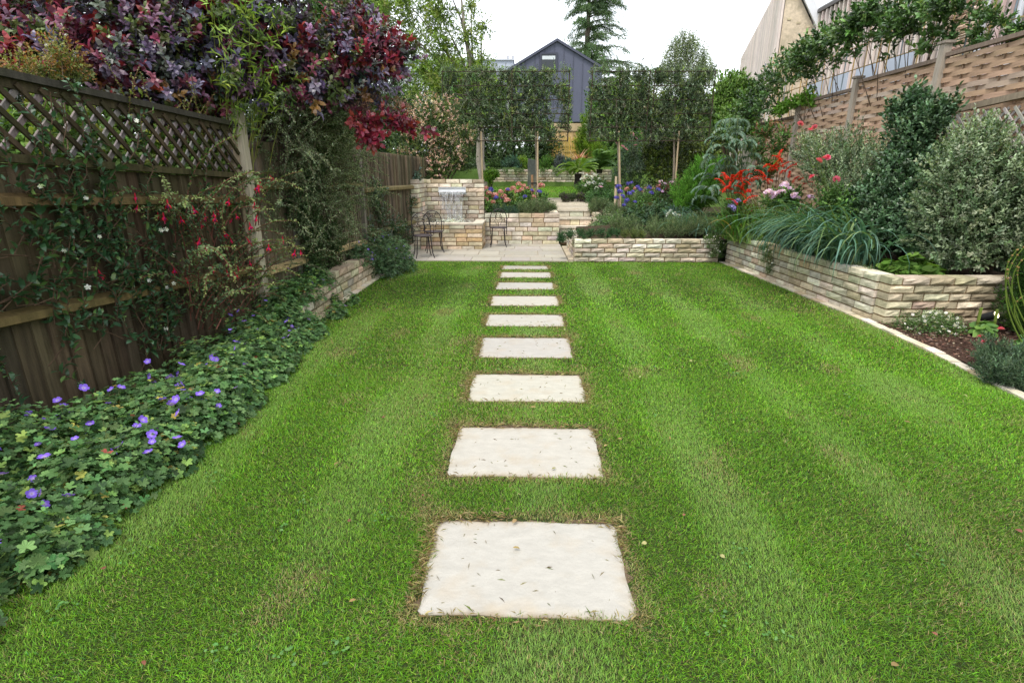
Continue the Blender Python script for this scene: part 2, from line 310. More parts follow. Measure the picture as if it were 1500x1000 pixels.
# ================================================================== THE SETTING
LXP = A([-2.20, -2.20, -2.16, -2.40, -2.44, -2.42]); LYP = A([-3, 2.5, 3.6, 5.2, 7.5, 10.6])
RXP = A([3.72, 3.84, 3.98, 4.03, 3.98, 3.86]); RYP = A([-3, 3.6, 5.0, 6.2, 8.0, 10.6])
lx = lambda y: np.interp(y, LYP, LXP)
rx = lambda y: np.interp(y, RYP, RXP)
LY1 = 10.5                                        # far end of the lawn, where the patio starts
def upz(x, y):                                    # the upper garden climbs away from the retaining wall
    return np.interp(y, [13.3, 14.6, 21.5, 21.75, 27, 34, 60, 400], [.68, .74, 1.19, 1.80, 2.2, 2.8, 4.2, 4.2])
m = M(); sheet(m, np.linspace(-320, 320, 33), np.linspace(-80, 420, 26), lambda X, Y: np.where(Y > 60, 0, 0)-.06, (.05, .075, .02)); struct('ground', m, TURF)
m = M(); ys = np.linspace(-2.5, LY1, 60)
V = np.concatenate([np.c_[lx(ys), ys, 0*ys], np.c_[rx(ys), ys, 0*ys]]); i = np.arange(59)
m.add(V, np.stack([i, i+60, i+61, i+1], -1), (.030, .042, .012)); struct('lawn', m, TURF)
# ---- stepping stones: nine sawn slabs let into the lawn
SY = [(1.65, 2.25), (2.66, 3.28), (3.72, 4.29), (4.74, 5.375), (5.83, 6.345), (6.82, 7.39), (7.86, 8.38), (8.81, 9.30), (9.62, 10.0)]
SX = [(-.425, .46), (-.445, .475), (-.435, .49), (-.44, .475), (-.45, .475), (-.455, .475), (-.43, .46), (-.42, .46), (-.415, .445)]
SW = ['nearest and largest looking', 'second nearest', 'third nearest', 'fourth nearest', 'fifth nearest, middle', 'fourth from the patio,', 'third from the patio,', 'second from the patio,', 'last, narrowest looking']
def slab_outline(x0, x1, y0, y1, r, n=22, amp=.0035, seed=1):
    g = np.random.default_rng(seed); P = []
    for (a, b) in (((x0, y0), (x1, y0)), ((x1, y0), (x1, y1)), ((x1, y1), (x0, y1)), ((x0, y1), (x0, y0))):
        a = A(a); b = A(b); d = (b-a)/np.linalg.norm(b-a); nn = A([d[1], -d[0]]); L = np.linalg.norm(b-a); rr = .05; ph = g.uniform(0, 6.28, 3)
        for t in np.linspace(rr/L, 1-rr/L, n): P.append(a+(b-a)*t+nn*(g.normal(-.003, amp*.5)+.005*math.sin(t*5+ph[0])+.003*math.sin(t*14+ph[1])))
        c = b-d*rr-nn*rr
        for q in (.5, 1.05): P.append(c+(nn*math.cos(q)+d*math.sin(q))*rr)
    return P
for k, ((y0, y1), (x0, x1)) in enumerate(zip(SY, SX)):
    m = M(); base = A([.40, .38, .335])*(1 if k != 8 else .8)*(1+.045*((k*7) % 3-1))*A([1, 1-.01*(k % 2), 1-.03*(k % 3)]); P = A(slab_outline(x0, x1, y0, y1, .018, seed=k)); n = len(P); ctr = P.mean(0); g = np.random.default_rng(90+k)
    dl = np.linalg.norm(P-ctr, axis=1)[:, None]; I1 = P+(ctr-P)/dl*g.uniform(.010, .035, (n, 1)); I2 = P+(ctr-P)/dl*g.uniform(.05, .11, (n, 1)); i = np.arange(n); j = (i+1) % n
    stain = np.clip(.55+.5*np.sin(i*.11+k)+g.normal(0, .25, n), 0, 1)[:, None]; c0 = base*(1-stain*.75)+A([.20, .14, .075])*stain*.75; c1 = base*(1-stain*.22)+A([.36, .27, .15])*stain*.22
    m.add(np.concatenate([np.c_[P, 0*i-.03], np.c_[P, 0*i+.005], np.c_[I1, 0*i+.008], np.c_[I2, 0*i+.009]]), np.concatenate([np.stack([i+q*n, j+q*n, j+(q+1)*n, i+(q+1)*n], 1) for q in range(3)]), np.concatenate([c0, c0, c1, np.tile(base, (n, 1))])); m.f.append(A([list(range(3*n, 4*n))])+m.n-4*n)
    o = obj('stepping_stone', m, SLAB); tag(o, f'{SW[k]} pale stepping stone set into the lawn, counting from the camera' if k < 5 else f'{SW[k]} pale stepping stone set into the lawn near the paving' if k < 8 else 'last, narrowest looking pale stepping stone, half grown over beside the patio', 'stepping stone', 'stepping stones down the middle of the lawn')
# ---- grass: individual blades
def blades(n, y0, y1, w, h, x0f=lx, x1f=rx, z=lambda x, y: 0*x):
    y = rng.uniform(y0, y1, n); x = lerp(x0f(y)-.03, x1f(y)+.01, rng.random(n))
    keep = np.ones(n, bool); dry = np.clip(nz(x, y, 1.3, 3)*.5-.10, 0, 1)*.65+.25*np.clip(nz(x, y, 9, 62)-.3, 0, 1)+np.clip(nz(x, y, 5, 4)-.55, 0, 1)*.9
    ed = np.full(n, 9.0)
    for (a, b), (c, d) in zip(SY, SX):
        q = np.maximum(np.maximum(c-x, x-d), np.maximum(a-y, y-b)); ed = np.minimum(ed, q+np.where(y > b, -.014, np.where(y < a, .03, .017))+.019*nz(x, y, 18, 5)+.008*nz(x, y, 60, 51))
    keep &= ed > .012; dry = np.clip(dry+np.exp(-np.maximum(ed-.03, 0)/.045)*1.5*np.clip(.7+.6*nz(x, y, 7, 6), .15, 1), 0, 1)
    keep &= ~((ed < .05) & (rng.random(n) < .35))
    x, y, dry, ed = x[keep], y[keep], dry[keep], ed[keep]; n = len(x)
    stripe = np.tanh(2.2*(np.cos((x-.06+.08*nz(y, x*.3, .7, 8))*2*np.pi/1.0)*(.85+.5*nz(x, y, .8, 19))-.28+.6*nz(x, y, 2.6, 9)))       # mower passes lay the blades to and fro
    hh = h*rng.uniform(.55, 1.25, n)*(1+.25*nz(x, y, 4, 10)); az = rng.uniform(0, 6.28, n); le = rng.uniform(.2, 1.35, n)
    d = np.stack([np.cos(az)*le, np.sin(az)*le+.45*stripe, np.full(n, .7)], 1); d = unit(d)
    s = np.stack([-np.sin(az), np.cos(az), 0*az], 1)*w*rng.uniform(.7, 1.3, n)[:, None]/2
    b = np.stack([x, y, z(x, y)], 1); mid = b+d*(hh*.6)[:, None]; tip = mid+unit(d*A([1.3, 1.3, .75]))*(hh*.5)[:, None]
    V = np.stack([b-s, b+s, mid+s*.8, mid-s*.8, tip], 1).reshape(-1, 3); i = np.arange(n)[:, None]*5
    C = pick([(5, (.130, .305, .011)), (4, (.170, .35, .017)), (2, (.075, .19, .008)), (1.5, (.24, .34, .05)), (.8, (.09, .23, .05))], n, .34)
    C *= (1+.13*nz(x, y, .9, 12)+.10*nz(x, y, 3.1, 13))[:, None]
    sheen = np.clip(stripe*.9+.05, 0, 1)[:, None]*.42*np.clip(.8+.5*nz(x, y, 1.7, 61), .2, 1.2)[:, None]; C = C*(1-sheen)+A([.33, .45, .15])*sheen; C *= (.90-.10*np.clip(-stripe, 0, 1))[:, None]  # mowing sheen painted into blade colour: paler on one pass, darker on the other
    dr = (rng.random(n) < dry*.8+.03)[:, None]; C = np.where(dr, pick([(2, (.32, .27, .12)), (1, (.24, .17, .07)), (1.5, (.24, .28, .08))], n, .2), C)
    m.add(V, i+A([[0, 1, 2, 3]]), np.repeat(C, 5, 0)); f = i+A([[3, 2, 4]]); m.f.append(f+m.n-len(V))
m = M()
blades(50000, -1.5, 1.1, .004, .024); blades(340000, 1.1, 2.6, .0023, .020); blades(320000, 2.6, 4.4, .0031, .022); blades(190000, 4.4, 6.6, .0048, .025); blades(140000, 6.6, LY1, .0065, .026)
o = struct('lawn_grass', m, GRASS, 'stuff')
m = M()
for k, ((y0, y1), (x0, x1)) in enumerate(zip(SY, SX)): poly(m, slab_outline(x0-.012, x1+.016, y0+.01, y1+.026, .05, amp=.03, seed=40+k), -.02, .003, (.11, .08, .05))
struct('bare_earth', m, SOIL)
m = M()                                            # scorched straw and thatch round each slab
for k, ((y0, y1), (x0, x1)) in enumerate(zip(SY, SX)):
    O = A(slab_outline(x0, x1, y0, y1, .05, seed=k)); q = int(1500/(1+.25*k)); i = rng.integers(0, len(O), q); c = O.mean(0); out = unit(O[i]-c)*A([.8, 1]); P = O[i]+rng.normal(0, .012, (q, 2))+out*np.abs(rng.normal(.018, .022, (q, 1))); keep = (nz(P[:, 0], P[:, 1], 6, 70+k) > -.35) & ((P[:, 1] > y0+.03) | (rng.random(q) < .35)); P = P[keep]; q = len(P); az = rng.uniform(0, 6.28, q)
    leaves(m, np.c_[P, rng.uniform(.006, .022, q)], np.stack([np.cos(az), np.sin(az), rng.uniform(0, .7, q)], 1), A([[0, 0, 1.0]])+rng.normal(0, .4, (q, 3)), rng.uniform(.015, .05, q), .0026*(1+.12*k), 'dia', pick([(3, (.34, .28, .14)), (2, (.25, .18, .09)), (1, (.42, .37, .2)), (1, (.2, .26, .06))], q))
struct('dry_grass', m, GRASS, 'stuff')
m = M(); k = 46; cx = np.where(rng.random(k) < .4, rng.uniform(-1.9, -.62, k), rng.uniform(.65, 3.6, k)); cy = 1.3+7*rng.random(k)**1.6; q = 9; P = np.stack([np.repeat(cx, q)+rng.normal(0, .035, k*q), np.repeat(cy, q)+rng.normal(0, .035, k*q), rng.uniform(.012, .026, k*q)], 1); az = rng.uniform(0, 6.28, k*q)
leaves(m, P, np.stack([np.cos(az), np.sin(az), .15+0*az], 1), A([[0, 0, 1.0]])+rng.normal(0, .25, (k*q, 3)), rng.uniform(.012, .026, k*q), rng.uniform(.010, .018, k*q), 'oval', pick([(2, (.075, .19, .04)), (1, (.12, .24, .06))], k*q)); struct('clover_leaves', m, LEAF, 'stuff')
m = M()                                            # clippings lying on the stones
for (a, b), (c, d) in zip(SY[:5], SX[:5]):
    k = 34; P = np.stack([rng.uniform(c+.02, d-.02, k), rng.uniform(a+.02, b-.02, k), np.full(k, .010)], 1); az = rng.uniform(0, 6.28, k)
    leaves(m, P, np.stack([np.cos(az), np.sin(az), 0*az], 1), A([[0, 0, 1.0]])+rng.normal(0, .2, (k, 3)), rng.uniform(.008, .05, k), .0012, 'dia', pick([(2, (.30, .25, .13)), (1, (.16, .12, .07)), (1, (.2, .22, .1))], k))
struct('grass_clippings', m, GRASS, 'stuff')
m = M(); k = 70; P = np.stack([rng.uniform(-2.0, 3.7, k), 1.4+8.5*rng.random(k)**1.5, rng.uniform(.022, .032, k)], 1); az = rng.uniform(0, 6.28, k)
leaves(m, P, np.stack([np.cos(az), np.sin(az), 0*az], 1), A([[0, 0, 1.0]])+rng.normal(0, .4, (k, 3)), rng.uniform(.02, .045, k), rng.uniform(.012, .024, k), 'oval', pick([(2, (.30, .20, .08)), (1, (.22, .08, .05)), (1, (.35, .33, .14))], k)); struct('fallen_leaves', m, LEAF, 'stuff')
# ---- edging blocks flush along the lawn
def block(m, c, hx, hy, ang, z0, z1, colr, j=.004):
    ca, sa = math.cos(ang), math.sin(ang); P = []
    for a, b in ((-1, -1), (1, -1), (1, 1), (-1, 1)):
        u, v = a*hx+rng.normal(0, j), b*hy+rng.normal(0, j); P.append((c[0]+u*ca-v*sa, c[1]+u*sa+v*ca))
    poly(m, P, z0, z1+rng.normal(0, .003), colr)
CREAM = [(4, (.58, .51, .385)), (3, (.64, .575, .455)), (2, (.54, .455, .32)), (1, (.50, .40, .26)), (1, (.45, .41, .34))]
def edging(fx, y0, y1, off):
    m = M(); y = y0
    while y < y1:
        L = rng.uniform(.19, .24); x = fx(y+L/2)+off; sl = (fx(y+L)-fx(y))/L
        block(m, (x, y+L/2), .05, L/2-.006, -math.atan(sl), -.04, .022, pick(CREAM, 1, .06)[0]*1.05); y += L
    return m
struct('kerb', edging(rx, 1.0, 10.5, .06), STONE); struct('kerb', edging(lx, 5.0, 10.45, -.06), STONE)
# ---- patio
m = M(); rowy = [10.55, 11.0, 11.35, 11.95, 12.3, 12.75, 13.22]
for a, b in zip(rowy[:-1], rowy[1:]):
    x = -2.75+rng.uniform(-.3, 0)
    while x < .88:
        L = rng.choice([.45, .6, .85, .6, .9]); x1 = min(x+L, .88)
        if x1-x > .05: poly(m, [(x+.006, a+.006), (x1-.006, a+.006), (x1-.006, b-.006), (x+.006, b-.006)], -.03, .02+rng.normal(0, .0015), A([.37, .345, .295])*rng.uniform(.88, 1.08)*A([1, rng.uniform(.97, 1.0), rng.uniform(.92, 1)]))
        x += L
box(m, (-2.9, 10.54, -.04), (.88, 13.3, .008), (.30, .25, .18)); struct('patio', m, SLAB)
m = M(); box(m, (.885, 10.55, -.02), (.985, 12.6, .05), (.46, .39, .28)); struct('kerb', m, STONE)
# ---- walls of rough-faced blocks
MORTAR = A([.17, .10, .045])
def rblock(m, o, ux, uz, L, h, T, colr, amp):
    """rock-faced block: o = front lower corner, ux along, inward normal = uy"""
    uy = np.cross(uz, ux); nx, nzz = max(4, int(L/.05)), 4; s = np.linspace(0, 1, nx); t = np.linspace(0, 1, nzz)
    S, Tt = np.meshgrid(s, t); e = np.minimum(np.minimum(S, 1-S)*L, np.minimum(Tt, 1-Tt)*h); prof = np.clip(e/.012, 0, 1)**.6
    def face(y, sgn):
        bul = prof*amp*(.15+rng.random(S.shape)*1.1+.5*np.sin(S*rng.uniform(2, 9)+rng.uniform(0, 6))*rng.random()); return o+ux*(S*L+rng.normal(0, .002, S.shape)*(prof > .1))[..., None]+uz*(Tt*h)[..., None]+uy*(y-sgn*bul)[..., None]
    F = face(0, 1).reshape(-1, 3); Bk = face(T, -1).reshape(-1, 3); n = len(F); i = (np.arange(nzz-1)[:, None]*nx+np.arange(nx-1)[None]).reshape(-1)
    q = np.stack([i, i+1, i+nx+1, i+nx], -1); C = np.tile(colr, (2*n, 1))*rng.uniform(.88, 1.1, (2*n, 1))
    ring = list(range(nx))+[k*nx+nx-1 for k in range(1, nzz)]+[(nzz-1)*nx+k for k in range(nx-2, -1, -1)]+[k*nx for k in range(nzz-2, 0, -1)]
    r2 = ring[1:]+ring[:1]; sd = A([(b, a, a+n, b+n) for a, b in zip(ring, r2)])
    m.add(np.concatenate([F, Bk]), np.concatenate([q, q[:, ::-1]+n, sd]), C)
def stonewall(m, a, b, z0, z1, T=.2, ch=.09, bl=.28, amp=.012, pal=CREAM, joint=.017, zb=None, core=MORTAR):
    a = A([*a, 0.0]); b = A([*b, 0.0]); Lw = np.linalg.norm(b-a); ux = (b-a)/Lw; uz = A([0, 0, 1.0]); uy = np.cross(uz, ux); n = max(1, round((z1-z0)/ch)); h = (z1-z0)/n
    for k in range(n):
        x = 0.0; first = True
        while x < Lw-.01:
            L = bl*rng.uniform(.8, 1.25)*(.5 if first and k % 2 else 1); first = False
            if Lw-x-L < bl*.4: L = Lw-x
            rblock(m, a+ux*(x+joint/2)+uz*(z0+k*h+joint*.5), ux, uz, L-joint, h-joint, T, pick(pal, 1, .14)[0], amp); x += L
    i = .014; P = [a+ux*i+uy*i, b-ux*i+uy*i, b-ux*i+uy*(T-i), a+ux*i+uy*(T-i)]; poly(m, [p[:2] for p in P], z0-.05, z1-i, core)
def wall(name, label, cat, runs, mat=STONE, **k):
    m = M()
    for r in runs: stonewall(m, *r[:4], **{**k, **(r[4] if len(r) > 4 else {})})
    return tag(obj(name, m, mat), label, cat)
ROCK = dict(ch=.10, bl=.30, amp=.022, pal=[(3, (.46, .39, .27)), (3, (.40, .33, .22)), (2, (.50, .43, .31)), (1, (.34, .30, .23))])
wall('garden_wall', 'low cream stone wall across the end of the lawn, to the right of the patio', 'garden wall', [((.99, 10.56), (3.86, 10.56), 0, .45), ((.99, 12.5), (.99, 10.77), 0, .44)], amp=.014, bl=.3)
wall('garden_wall', 'long cream stone wall of the raised bed on the right, turning a corner by the mulch', 'garden wall', [((3.99, 10.55), (4.15, 6.21), -.02, .56, dict(amp=.010)), ((4.17, 6.0), (6.3, 6.04), 0, .56, ROCK)])
wall('garden_wall', 'patio retaining wall of cream blocks between the water feature and the steps', 'garden wall', [((-.985, 13.2), (.86, 13.2), 0, .76), ((.86, 13.41), (.86, 14.75), .02, .75)], ch=.107, bl=.30, amp=.006)
wall('garden_wall', 'short cream cheek wall on the right side of the stone steps', 'garden wall', [((1.79, 14.85), (1.79, 13.95), 0, .72), ((2.0, 13.85), (2.55, 13.55), 0, .72)], ch=.1, bl=.3, amp=.008)
wall('garden_wall', 'far cream wall across the upper lawn with trailing plants over its top', 'garden wall', [((-1.7, 21.6), (3.4, 21.6), 1.15, 1.85)], ch=.095, bl=.32, amp=.01)
wall('garden_wall', 'low stepped stone wall on the left in front of the dark fence', 'garden wall', [((-2.56, 7.01), (-2.52, 8.75), 0, .42), ((-2.54, 6.15), (-2.56, 6.99), 0, .31), ((-2.52, 5.72), (-2.54, 6.14), 0, .22)], **{**ROCK, 'amp': .02, 'bl': .26}, T=.18, core=(.16, .13, .06))
# ---- beds and upper ground
m = M(); sheet(m, np.linspace(0, 1, 8), np.linspace(-2, 6, 30), lambda X, Y: .005+.04*(nz(X*1.6, Y, 3, 20)+.5)*(1-X), (.05, .035, .022)); V_ = m.v[0]; V_[:, 0] = -3.9+V_[:, 0]*(lx(V_[:, 1])-.13+3.9); struct('flower_bed', m, SOIL)
m = M(); sheet(m, np.linspace(-3.1, -2.62, 5), np.linspace(5.75, 10.5, 20), lambda X, Y: np.where(Y < 6.4, .16, .27)+.02*nz(X, Y, 3, 21), (.05, .035, .022)); struct('flower_bed', m, SOIL)
m = M(); sheet(m, np.linspace(4.10, 7.0, 16), np.linspace(1.0, 6.05, 30), lambda X, Y: .012+.012*nz(X, Y, 4, 22), (.06, .035, .025)); struct('mulch_bed', m, SOIL)
m = M(); k = 5200; P = np.stack([rng.uniform(4.12, 5.9, k), rng.uniform(3.2, 6.0, k), rng.uniform(.02, .035, k)], 1); az = rng.uniform(0, 6.28, k)
leaves(m, P, np.stack([np.cos(az), np.sin(az), rng.normal(0, .3, k)], 1), A([[0, 0, 1.0]])+rng.normal(0, .5, (k, 3)), rng.uniform(.015, .06, k), rng.uniform(.008, .02, k), 'dia', pick([(3, (.13, .075, .05)), (2, (.20, .12, .085)), (1, (.30, .22, .17)), (2, (.07, .04, .03))], k)); struct('bark_mulch', m, CHIP, 'stuff')
m = M(); sheet(m, np.linspace(1.18, 6.2, 24), np.linspace(10.7, 14.0, 20), lambda X, Y: np.where((X < 1.85) & (Y > 12.4), .02, lerp(.40, .66, sm(10.7, 13.6, Y)))+.03*nz(X, Y, 3, 23), (.05, .035, .022)); struct('flower_bed', m, SOIL)
m = M(); sheet(m, np.linspace(4.15, 6.2, 12), np.linspace(6.25, 10.75, 24), lambda X, Y: .46+.02*nz(X, Y, 3, 24), (.05, .035, .022)); struct('flower_bed', m, SOIL)
m = M(); sheet(m, np.linspace(-1.0, .84, 10), np.linspace(13.38, 15.2, 10), lambda X, Y: .68+.03*nz(X, Y, 3, 25), (.05, .035, .022)); struct('flower_bed', m, SOIL)
m = M(); sheet(m, np.linspace(-30, 60, 61), np.r_[np.linspace(15.2, 21.9, 16), np.linspace(23, 60, 18), 120, 400], lambda X, Y: upz(X, Y)+.03*nz(X, Y, 1.5, 26), (.07, .12, .025)); struct('upper_lawn', m, TURF)
m = M(); sheet(m, np.r_[-30, np.linspace(-12, -1.0, 8)], np.linspace(13.6, 15.25, 6), lambda X, Y: upz(X, Y)+.02, (.05, .05, .025)); sheet(m, np.linspace(1.95, 40, 30), np.linspace(13.9, 15.25, 6), lambda X, Y: upz(X, Y)+.02, (.05, .045, .025)); struct('upper_bed', m, SOIL)
m = M(); blades(42000, 15.6, 21.5, .012, .05, lambda y: 0*y-1.6, lambda y: 0*y+2.3, upz); o = struct('upper_lawn_grass', m, GRASS, 'stuff')
m = M(); N_ = 9                                    # plank-like paving of the upper path, curving off to the right
for k in range(N_):
    y = 14.62+k*.30; c = 1.33-.18*sm(15.2, 17.3, y); w = .44+.35*sm(15, 17, y)
    poly(m, [(c-w, y), (c+w, y), (c+w, y+.29), (c-w, y+.29)], upz(0, y)-.05, upz(0, y+.15)+.045, A([.50, .44, .34])*rng.uniform(.85, 1.1))
struct('path', m, SLAB)
# ---- steps
t = thing('stone_steps', 'stone steps climbing from the patio to the upper garden path', 'steps', (1.32, 14.2, 0))
for k, (y, z) in enumerate([(13.5, .20), (13.8, .39), (14.15, .58), (14.5, .77)]):
    m = M(); stonewall(m, (.90, y+.03), (1.77, y+.03), z-.19+(.0 if k else 0), z-.045, T=.36, ch=.14, bl=.3, amp=.004); box(m, (.885, y, z-.043), (1.785, y+.40, z), A([.56, .50, .40])*rng.uniform(.92, 1.05)); obj('step', m, STONE, t)
# ---- water feature
t = thing('water_feature', 'cream stone wall fountain with a steel spout pouring into a raised basin', 'fountain', (-1.7, 12.8, .02))
m = M(); stonewall(m, (-2.62, 13.4), (-1.0, 13.4), .0, 1.56, T=.22, ch=.104, bl=.30, amp=.006); obj('back_wall', m, STONE, t)
m = M(); stonewall(m, (-2.41, 12.2), (-2.41, 13.38), .0, 1.57, T=.21, ch=.104, bl=.30, amp=.006); obj('side_wall', m, STONE, t)
m = M(); BR = dict(ch=.10, bl=.30, amp=.005, pal=[(3, (.50, .41, .28)), (2, (.50, .36, .2)), (2, (.44, .32, .19)), (2, (.55, .47, .35))])
stonewall(m, (-2.40, 12.2), (-.97, 12.2), .0, .57, T=.2, **BR); stonewall(m, (-.97, 12.41), (-.97, 13.19), .0, .57, T=.2, **BR)
b_ = obj('basin', m, STONE, t)
m = M(); box(m, (-2.40, 12.185, .572), (-.955, 12.42, .612), (.56, .50, .40)); box(m, (-1.19, 12.425, .572), (-.955, 13.19, .612), (.55, .49, .39)); obj('coping', m, STONE, b_)
m = M(); sheet(m, np.linspace(-2.4, -1.17, 24), np.linspace(12.4, 13.38, 20), lambda X, Y: .53+.006*nz(X, Y, 30, 30), (1, 1, 1)); obj('basin_water', m, WATER, t, smooth=True)
m = M(); box(m, (-2.40, 12.4, .05), (-1.17, 13.38, .10), (.05, .045, .04)); obj('basin_floor', m, STONE, t)
m = M(); box(m, (-2.10, 13.25, 1.352), (-1.44, 13.385, 1.372), (.78, .79, .82)); box(m, (-2.10, 13.37, 1.20), (-1.44, 13.388, 1.35), (.75, .76, .78)); box(m, (-2.10, 13.16, 1.255), (-1.44, 13.37, 1.268), (.8, .81, .83))
box(m, (-2.10, 13.25, 1.268), (-2.088, 13.37, 1.352), (.78, .79, .82)); box(m, (-1.452, 13.25, 1.268), (-1.44, 13.37, 1.352), (.78, .79, .82)); box(m, (-2.088, 13.245, 1.268), (-1.452, 13.25, 1.335), (.85, .86, .88)); obj('steel_spout', m, STEEL, t)
m = M(); zz = np.linspace(0, 1, 26); xx = np.linspace(-1, 1, 24); Xg, Zg = np.meshgrid(xx, zz); wv = .31-.07*Zg**.7
Yg = 13.15-.11*np.sqrt(Zg)+.008*np.sin(Xg*17+Zg*6)*Zg+.0015*rng.normal(size=Xg.shape)*Zg; Xp = -1.77+Xg*wv; Zp = 1.265-Zg*.735
i = (np.arange(25)[:, None]*24+np.arange(23)[None]).reshape(-1); q = np.stack([i, i+1, i+25, i+24], -1); hole = ((nz(Xg*3, Zg*3, 2.5, 31) > .9) & (Zg > .45)).reshape(-1)
m.add(np.stack([Xp, Yg, Zp], -1).reshape(-1, 3), q[~hole[i]], (1, 1, 1)); o = obj('falling_water', m, FALL, t, smooth=True); md = o.modifiers.new('thick', 'SOLIDIFY'); md.thickness = .006
m = M()
for k in range(14): tube(m, [(-1.77+rng.normal(0, .2), 12.98+rng.normal(0, .05), .54), (-1.77+rng.normal(0, .2), 12.98+rng.normal(0, .05), .56+abs(rng.normal(0, .09)))], [.006, .002], (.8, .82, .84), 4)
P = np.stack([rng.normal(-1.77, .2, 260), rng.normal(12.98, .07, 260), .54+abs(rng.normal(0, .05, 260))], 1); leaves(m, P, rng.normal(size=(260, 3)), rng.normal(size=(260, 3)), .02, .02, 'round', A([[.8, .82, .84]]*260)); obj('splash', m, PETAL, t)
# ================================================================== FENCES
FX = lambda y: -3.05+.063*(y-4.4)
DW = [(3, (.076, .056, .034)), (2, (.098, .073, .045)), (1, (.058, .044, .028))]
def board_bay(t, y0, y1, top0, top1, zb, pal, bw=.105, rails=(), mat=DARKWOOD, gap=.0):
    m = M(); y = y0
    while y < y1:
        w = bw*rng.uniform(.93, 1.07); f = (y-y0)/(y1-y0); z = lerp(top0, top1, f); x = FX(y); tl = rng.normal(0, .004)
        V = [(x-.004+.016, y+.001, zb), (x-.004+tl, y+w+.012, zb), (x-.018+tl, y+w+.012, zb), (x-.018, y+.001, zb)]
        V = A(V+[(a, b, z+rng.normal(0, .002)) for a, b, _ in V]); m.add(V, [(0,3,2,1),(4,5,6,7),(0,1,5,4),(1,2,6,5),(2,3,7,6),(3,0,4,7)], pick(pal, 1, .16)[0]); y += w+gap
    obj('board_panel', m, mat, t)
    for za, zb_ in rails:
        m = M(); n = A([1.0, -.06, 0]); p = A([FX(y0)+.045, y0, za]); q = A([FX(y1)+.045, y1, zb_]); c = pick(pal, 1, .1)[0]*1.5*A([1.05, 1.05, .7])
        o = [A([-.03, 0, -.055]), A([.035, 0, -.035]), A([.035, 0, .012]), A([-.03, 0, .04])]; V = A([p+k for k in o]+[q+k for k in o])
        m.add(V, [(0,3,2,1),(4,5,6,7),(0,1,5,4),(1,2,6,5),(2,3,7,6),(3,0,4,7)], c); obj('rail', m, mat, t)
t = thing('fence', 'dark stained board fence with a diamond trellis top, nearest on the left', 'fence', (-3.1, 4.2, 0))
board_bay(t, .6, 5.70, 1.86, 1.62, .02, DW, .115, [(1.64, 1.42), (.98, .70), (.16, -.01)])
m = M(); beam(m, (FX(.6)+.02, .6, 1.89), (FX(5.7)+.02, 5.7, 1.655), .075, .05, (.06, .05, .022)); obj('rail', m, DARKWOOD, t)
m = M(); T0 = lambda y: lerp(2.355, 2.155, (y-.6)/5.1); B0 = lambda y: lerp(1.915, 1.68, (y-.6)/5.1)
beam(m, (FX(.6)+.01, .6, T0(.6)), (FX(5.7)+.01, 5.7, T0(5.7)), .07, .045, (.045, .040, .03)); beam(m, (FX(.6), .6, T0(.6)-.05), (FX(5.7), 5.7, T0(5.7)-.05), .03, .055, (.05, .04, .02))
y = .3
while y < 6.1:                                     # laths both ways, front set and back set
    for sgn, dx in ((-1, .022), (1, -.004)):
        z0, z1 = B0(y), T0(y)-.03; y2 = y+sgn*(z1-z0)*1.0; a = A([0, y, z0]); b = A([0, y2, z1])
        lo, hi = .62, 5.68
        for P_, Q_ in ((a, b),):
            t0, t1 = 0.0, 1.0; dy = Q_[1]-P_[1]
            ta, tb = sorted(((lo-P_[1])/dy, (hi-P_[1])/dy)); t0, t1 = max(t0, ta), min(t1, tb)
            if t1-t0 > .05:
                p = P_+(Q_-P_)*t0; q = P_+(Q_-P_)*t1; p[0] = FX(p[1])+dx; q[0] = FX(q[1])+dx
                beam(m, p, q, .034, .016, pick([(2, (.05, .036, .02)), (1, (.042, .036, .015))] if sgn < 0 else [(1, (.20, .17, .17))], 1, .12)[0], up=(1, 0, 0))
    y += .155
obj('trellis', m, DARKWOOD, t)
m = M(); beam(m, (-2.965, 5.78, -.1), (-2.965, 5.78, 2.31), .105, .125, (.46, .40, .30)); beam(m, (-2.995, 5.66, .4), (-2.995, 5.66, 2.10), .07, .10, (.26, .20, .14)); obj('post', m, WOOD, t)
GW = [(3, (.145, .115, .074)), (2, (.18, .142, .092)), (1, (.11, .09, .058))]
t = thing('fence', 'weathered brown board fence beyond the pale post on the left', 'fence', (-2.8, 8.0, .2))
board_bay(t, 5.88, 9.02, 2.02, 2.02, .15, GW, .085, [(1.55, 1.52), (.62, .58)])
board_bay(t, 9.18, 13.9, 2.06, 2.06, .15, GW, .085, [(1.42, 1.40), (.66, .64)])
m = M(); beam(m, (FX(6.7)-.03, 6.7, .2), (FX(6.7)-.03, 6.7, 2.27), .1, .1, (.17, .155, .13)); obj('post', m, WOOD, t)
m = M(); beam(m, (FX(9.1)+.0, 9.1, .2), (FX(9.1)+.0, 9.1, 2.12), .1, .1, (.16, .14, .11)); obj('post', m, WOOD, t)
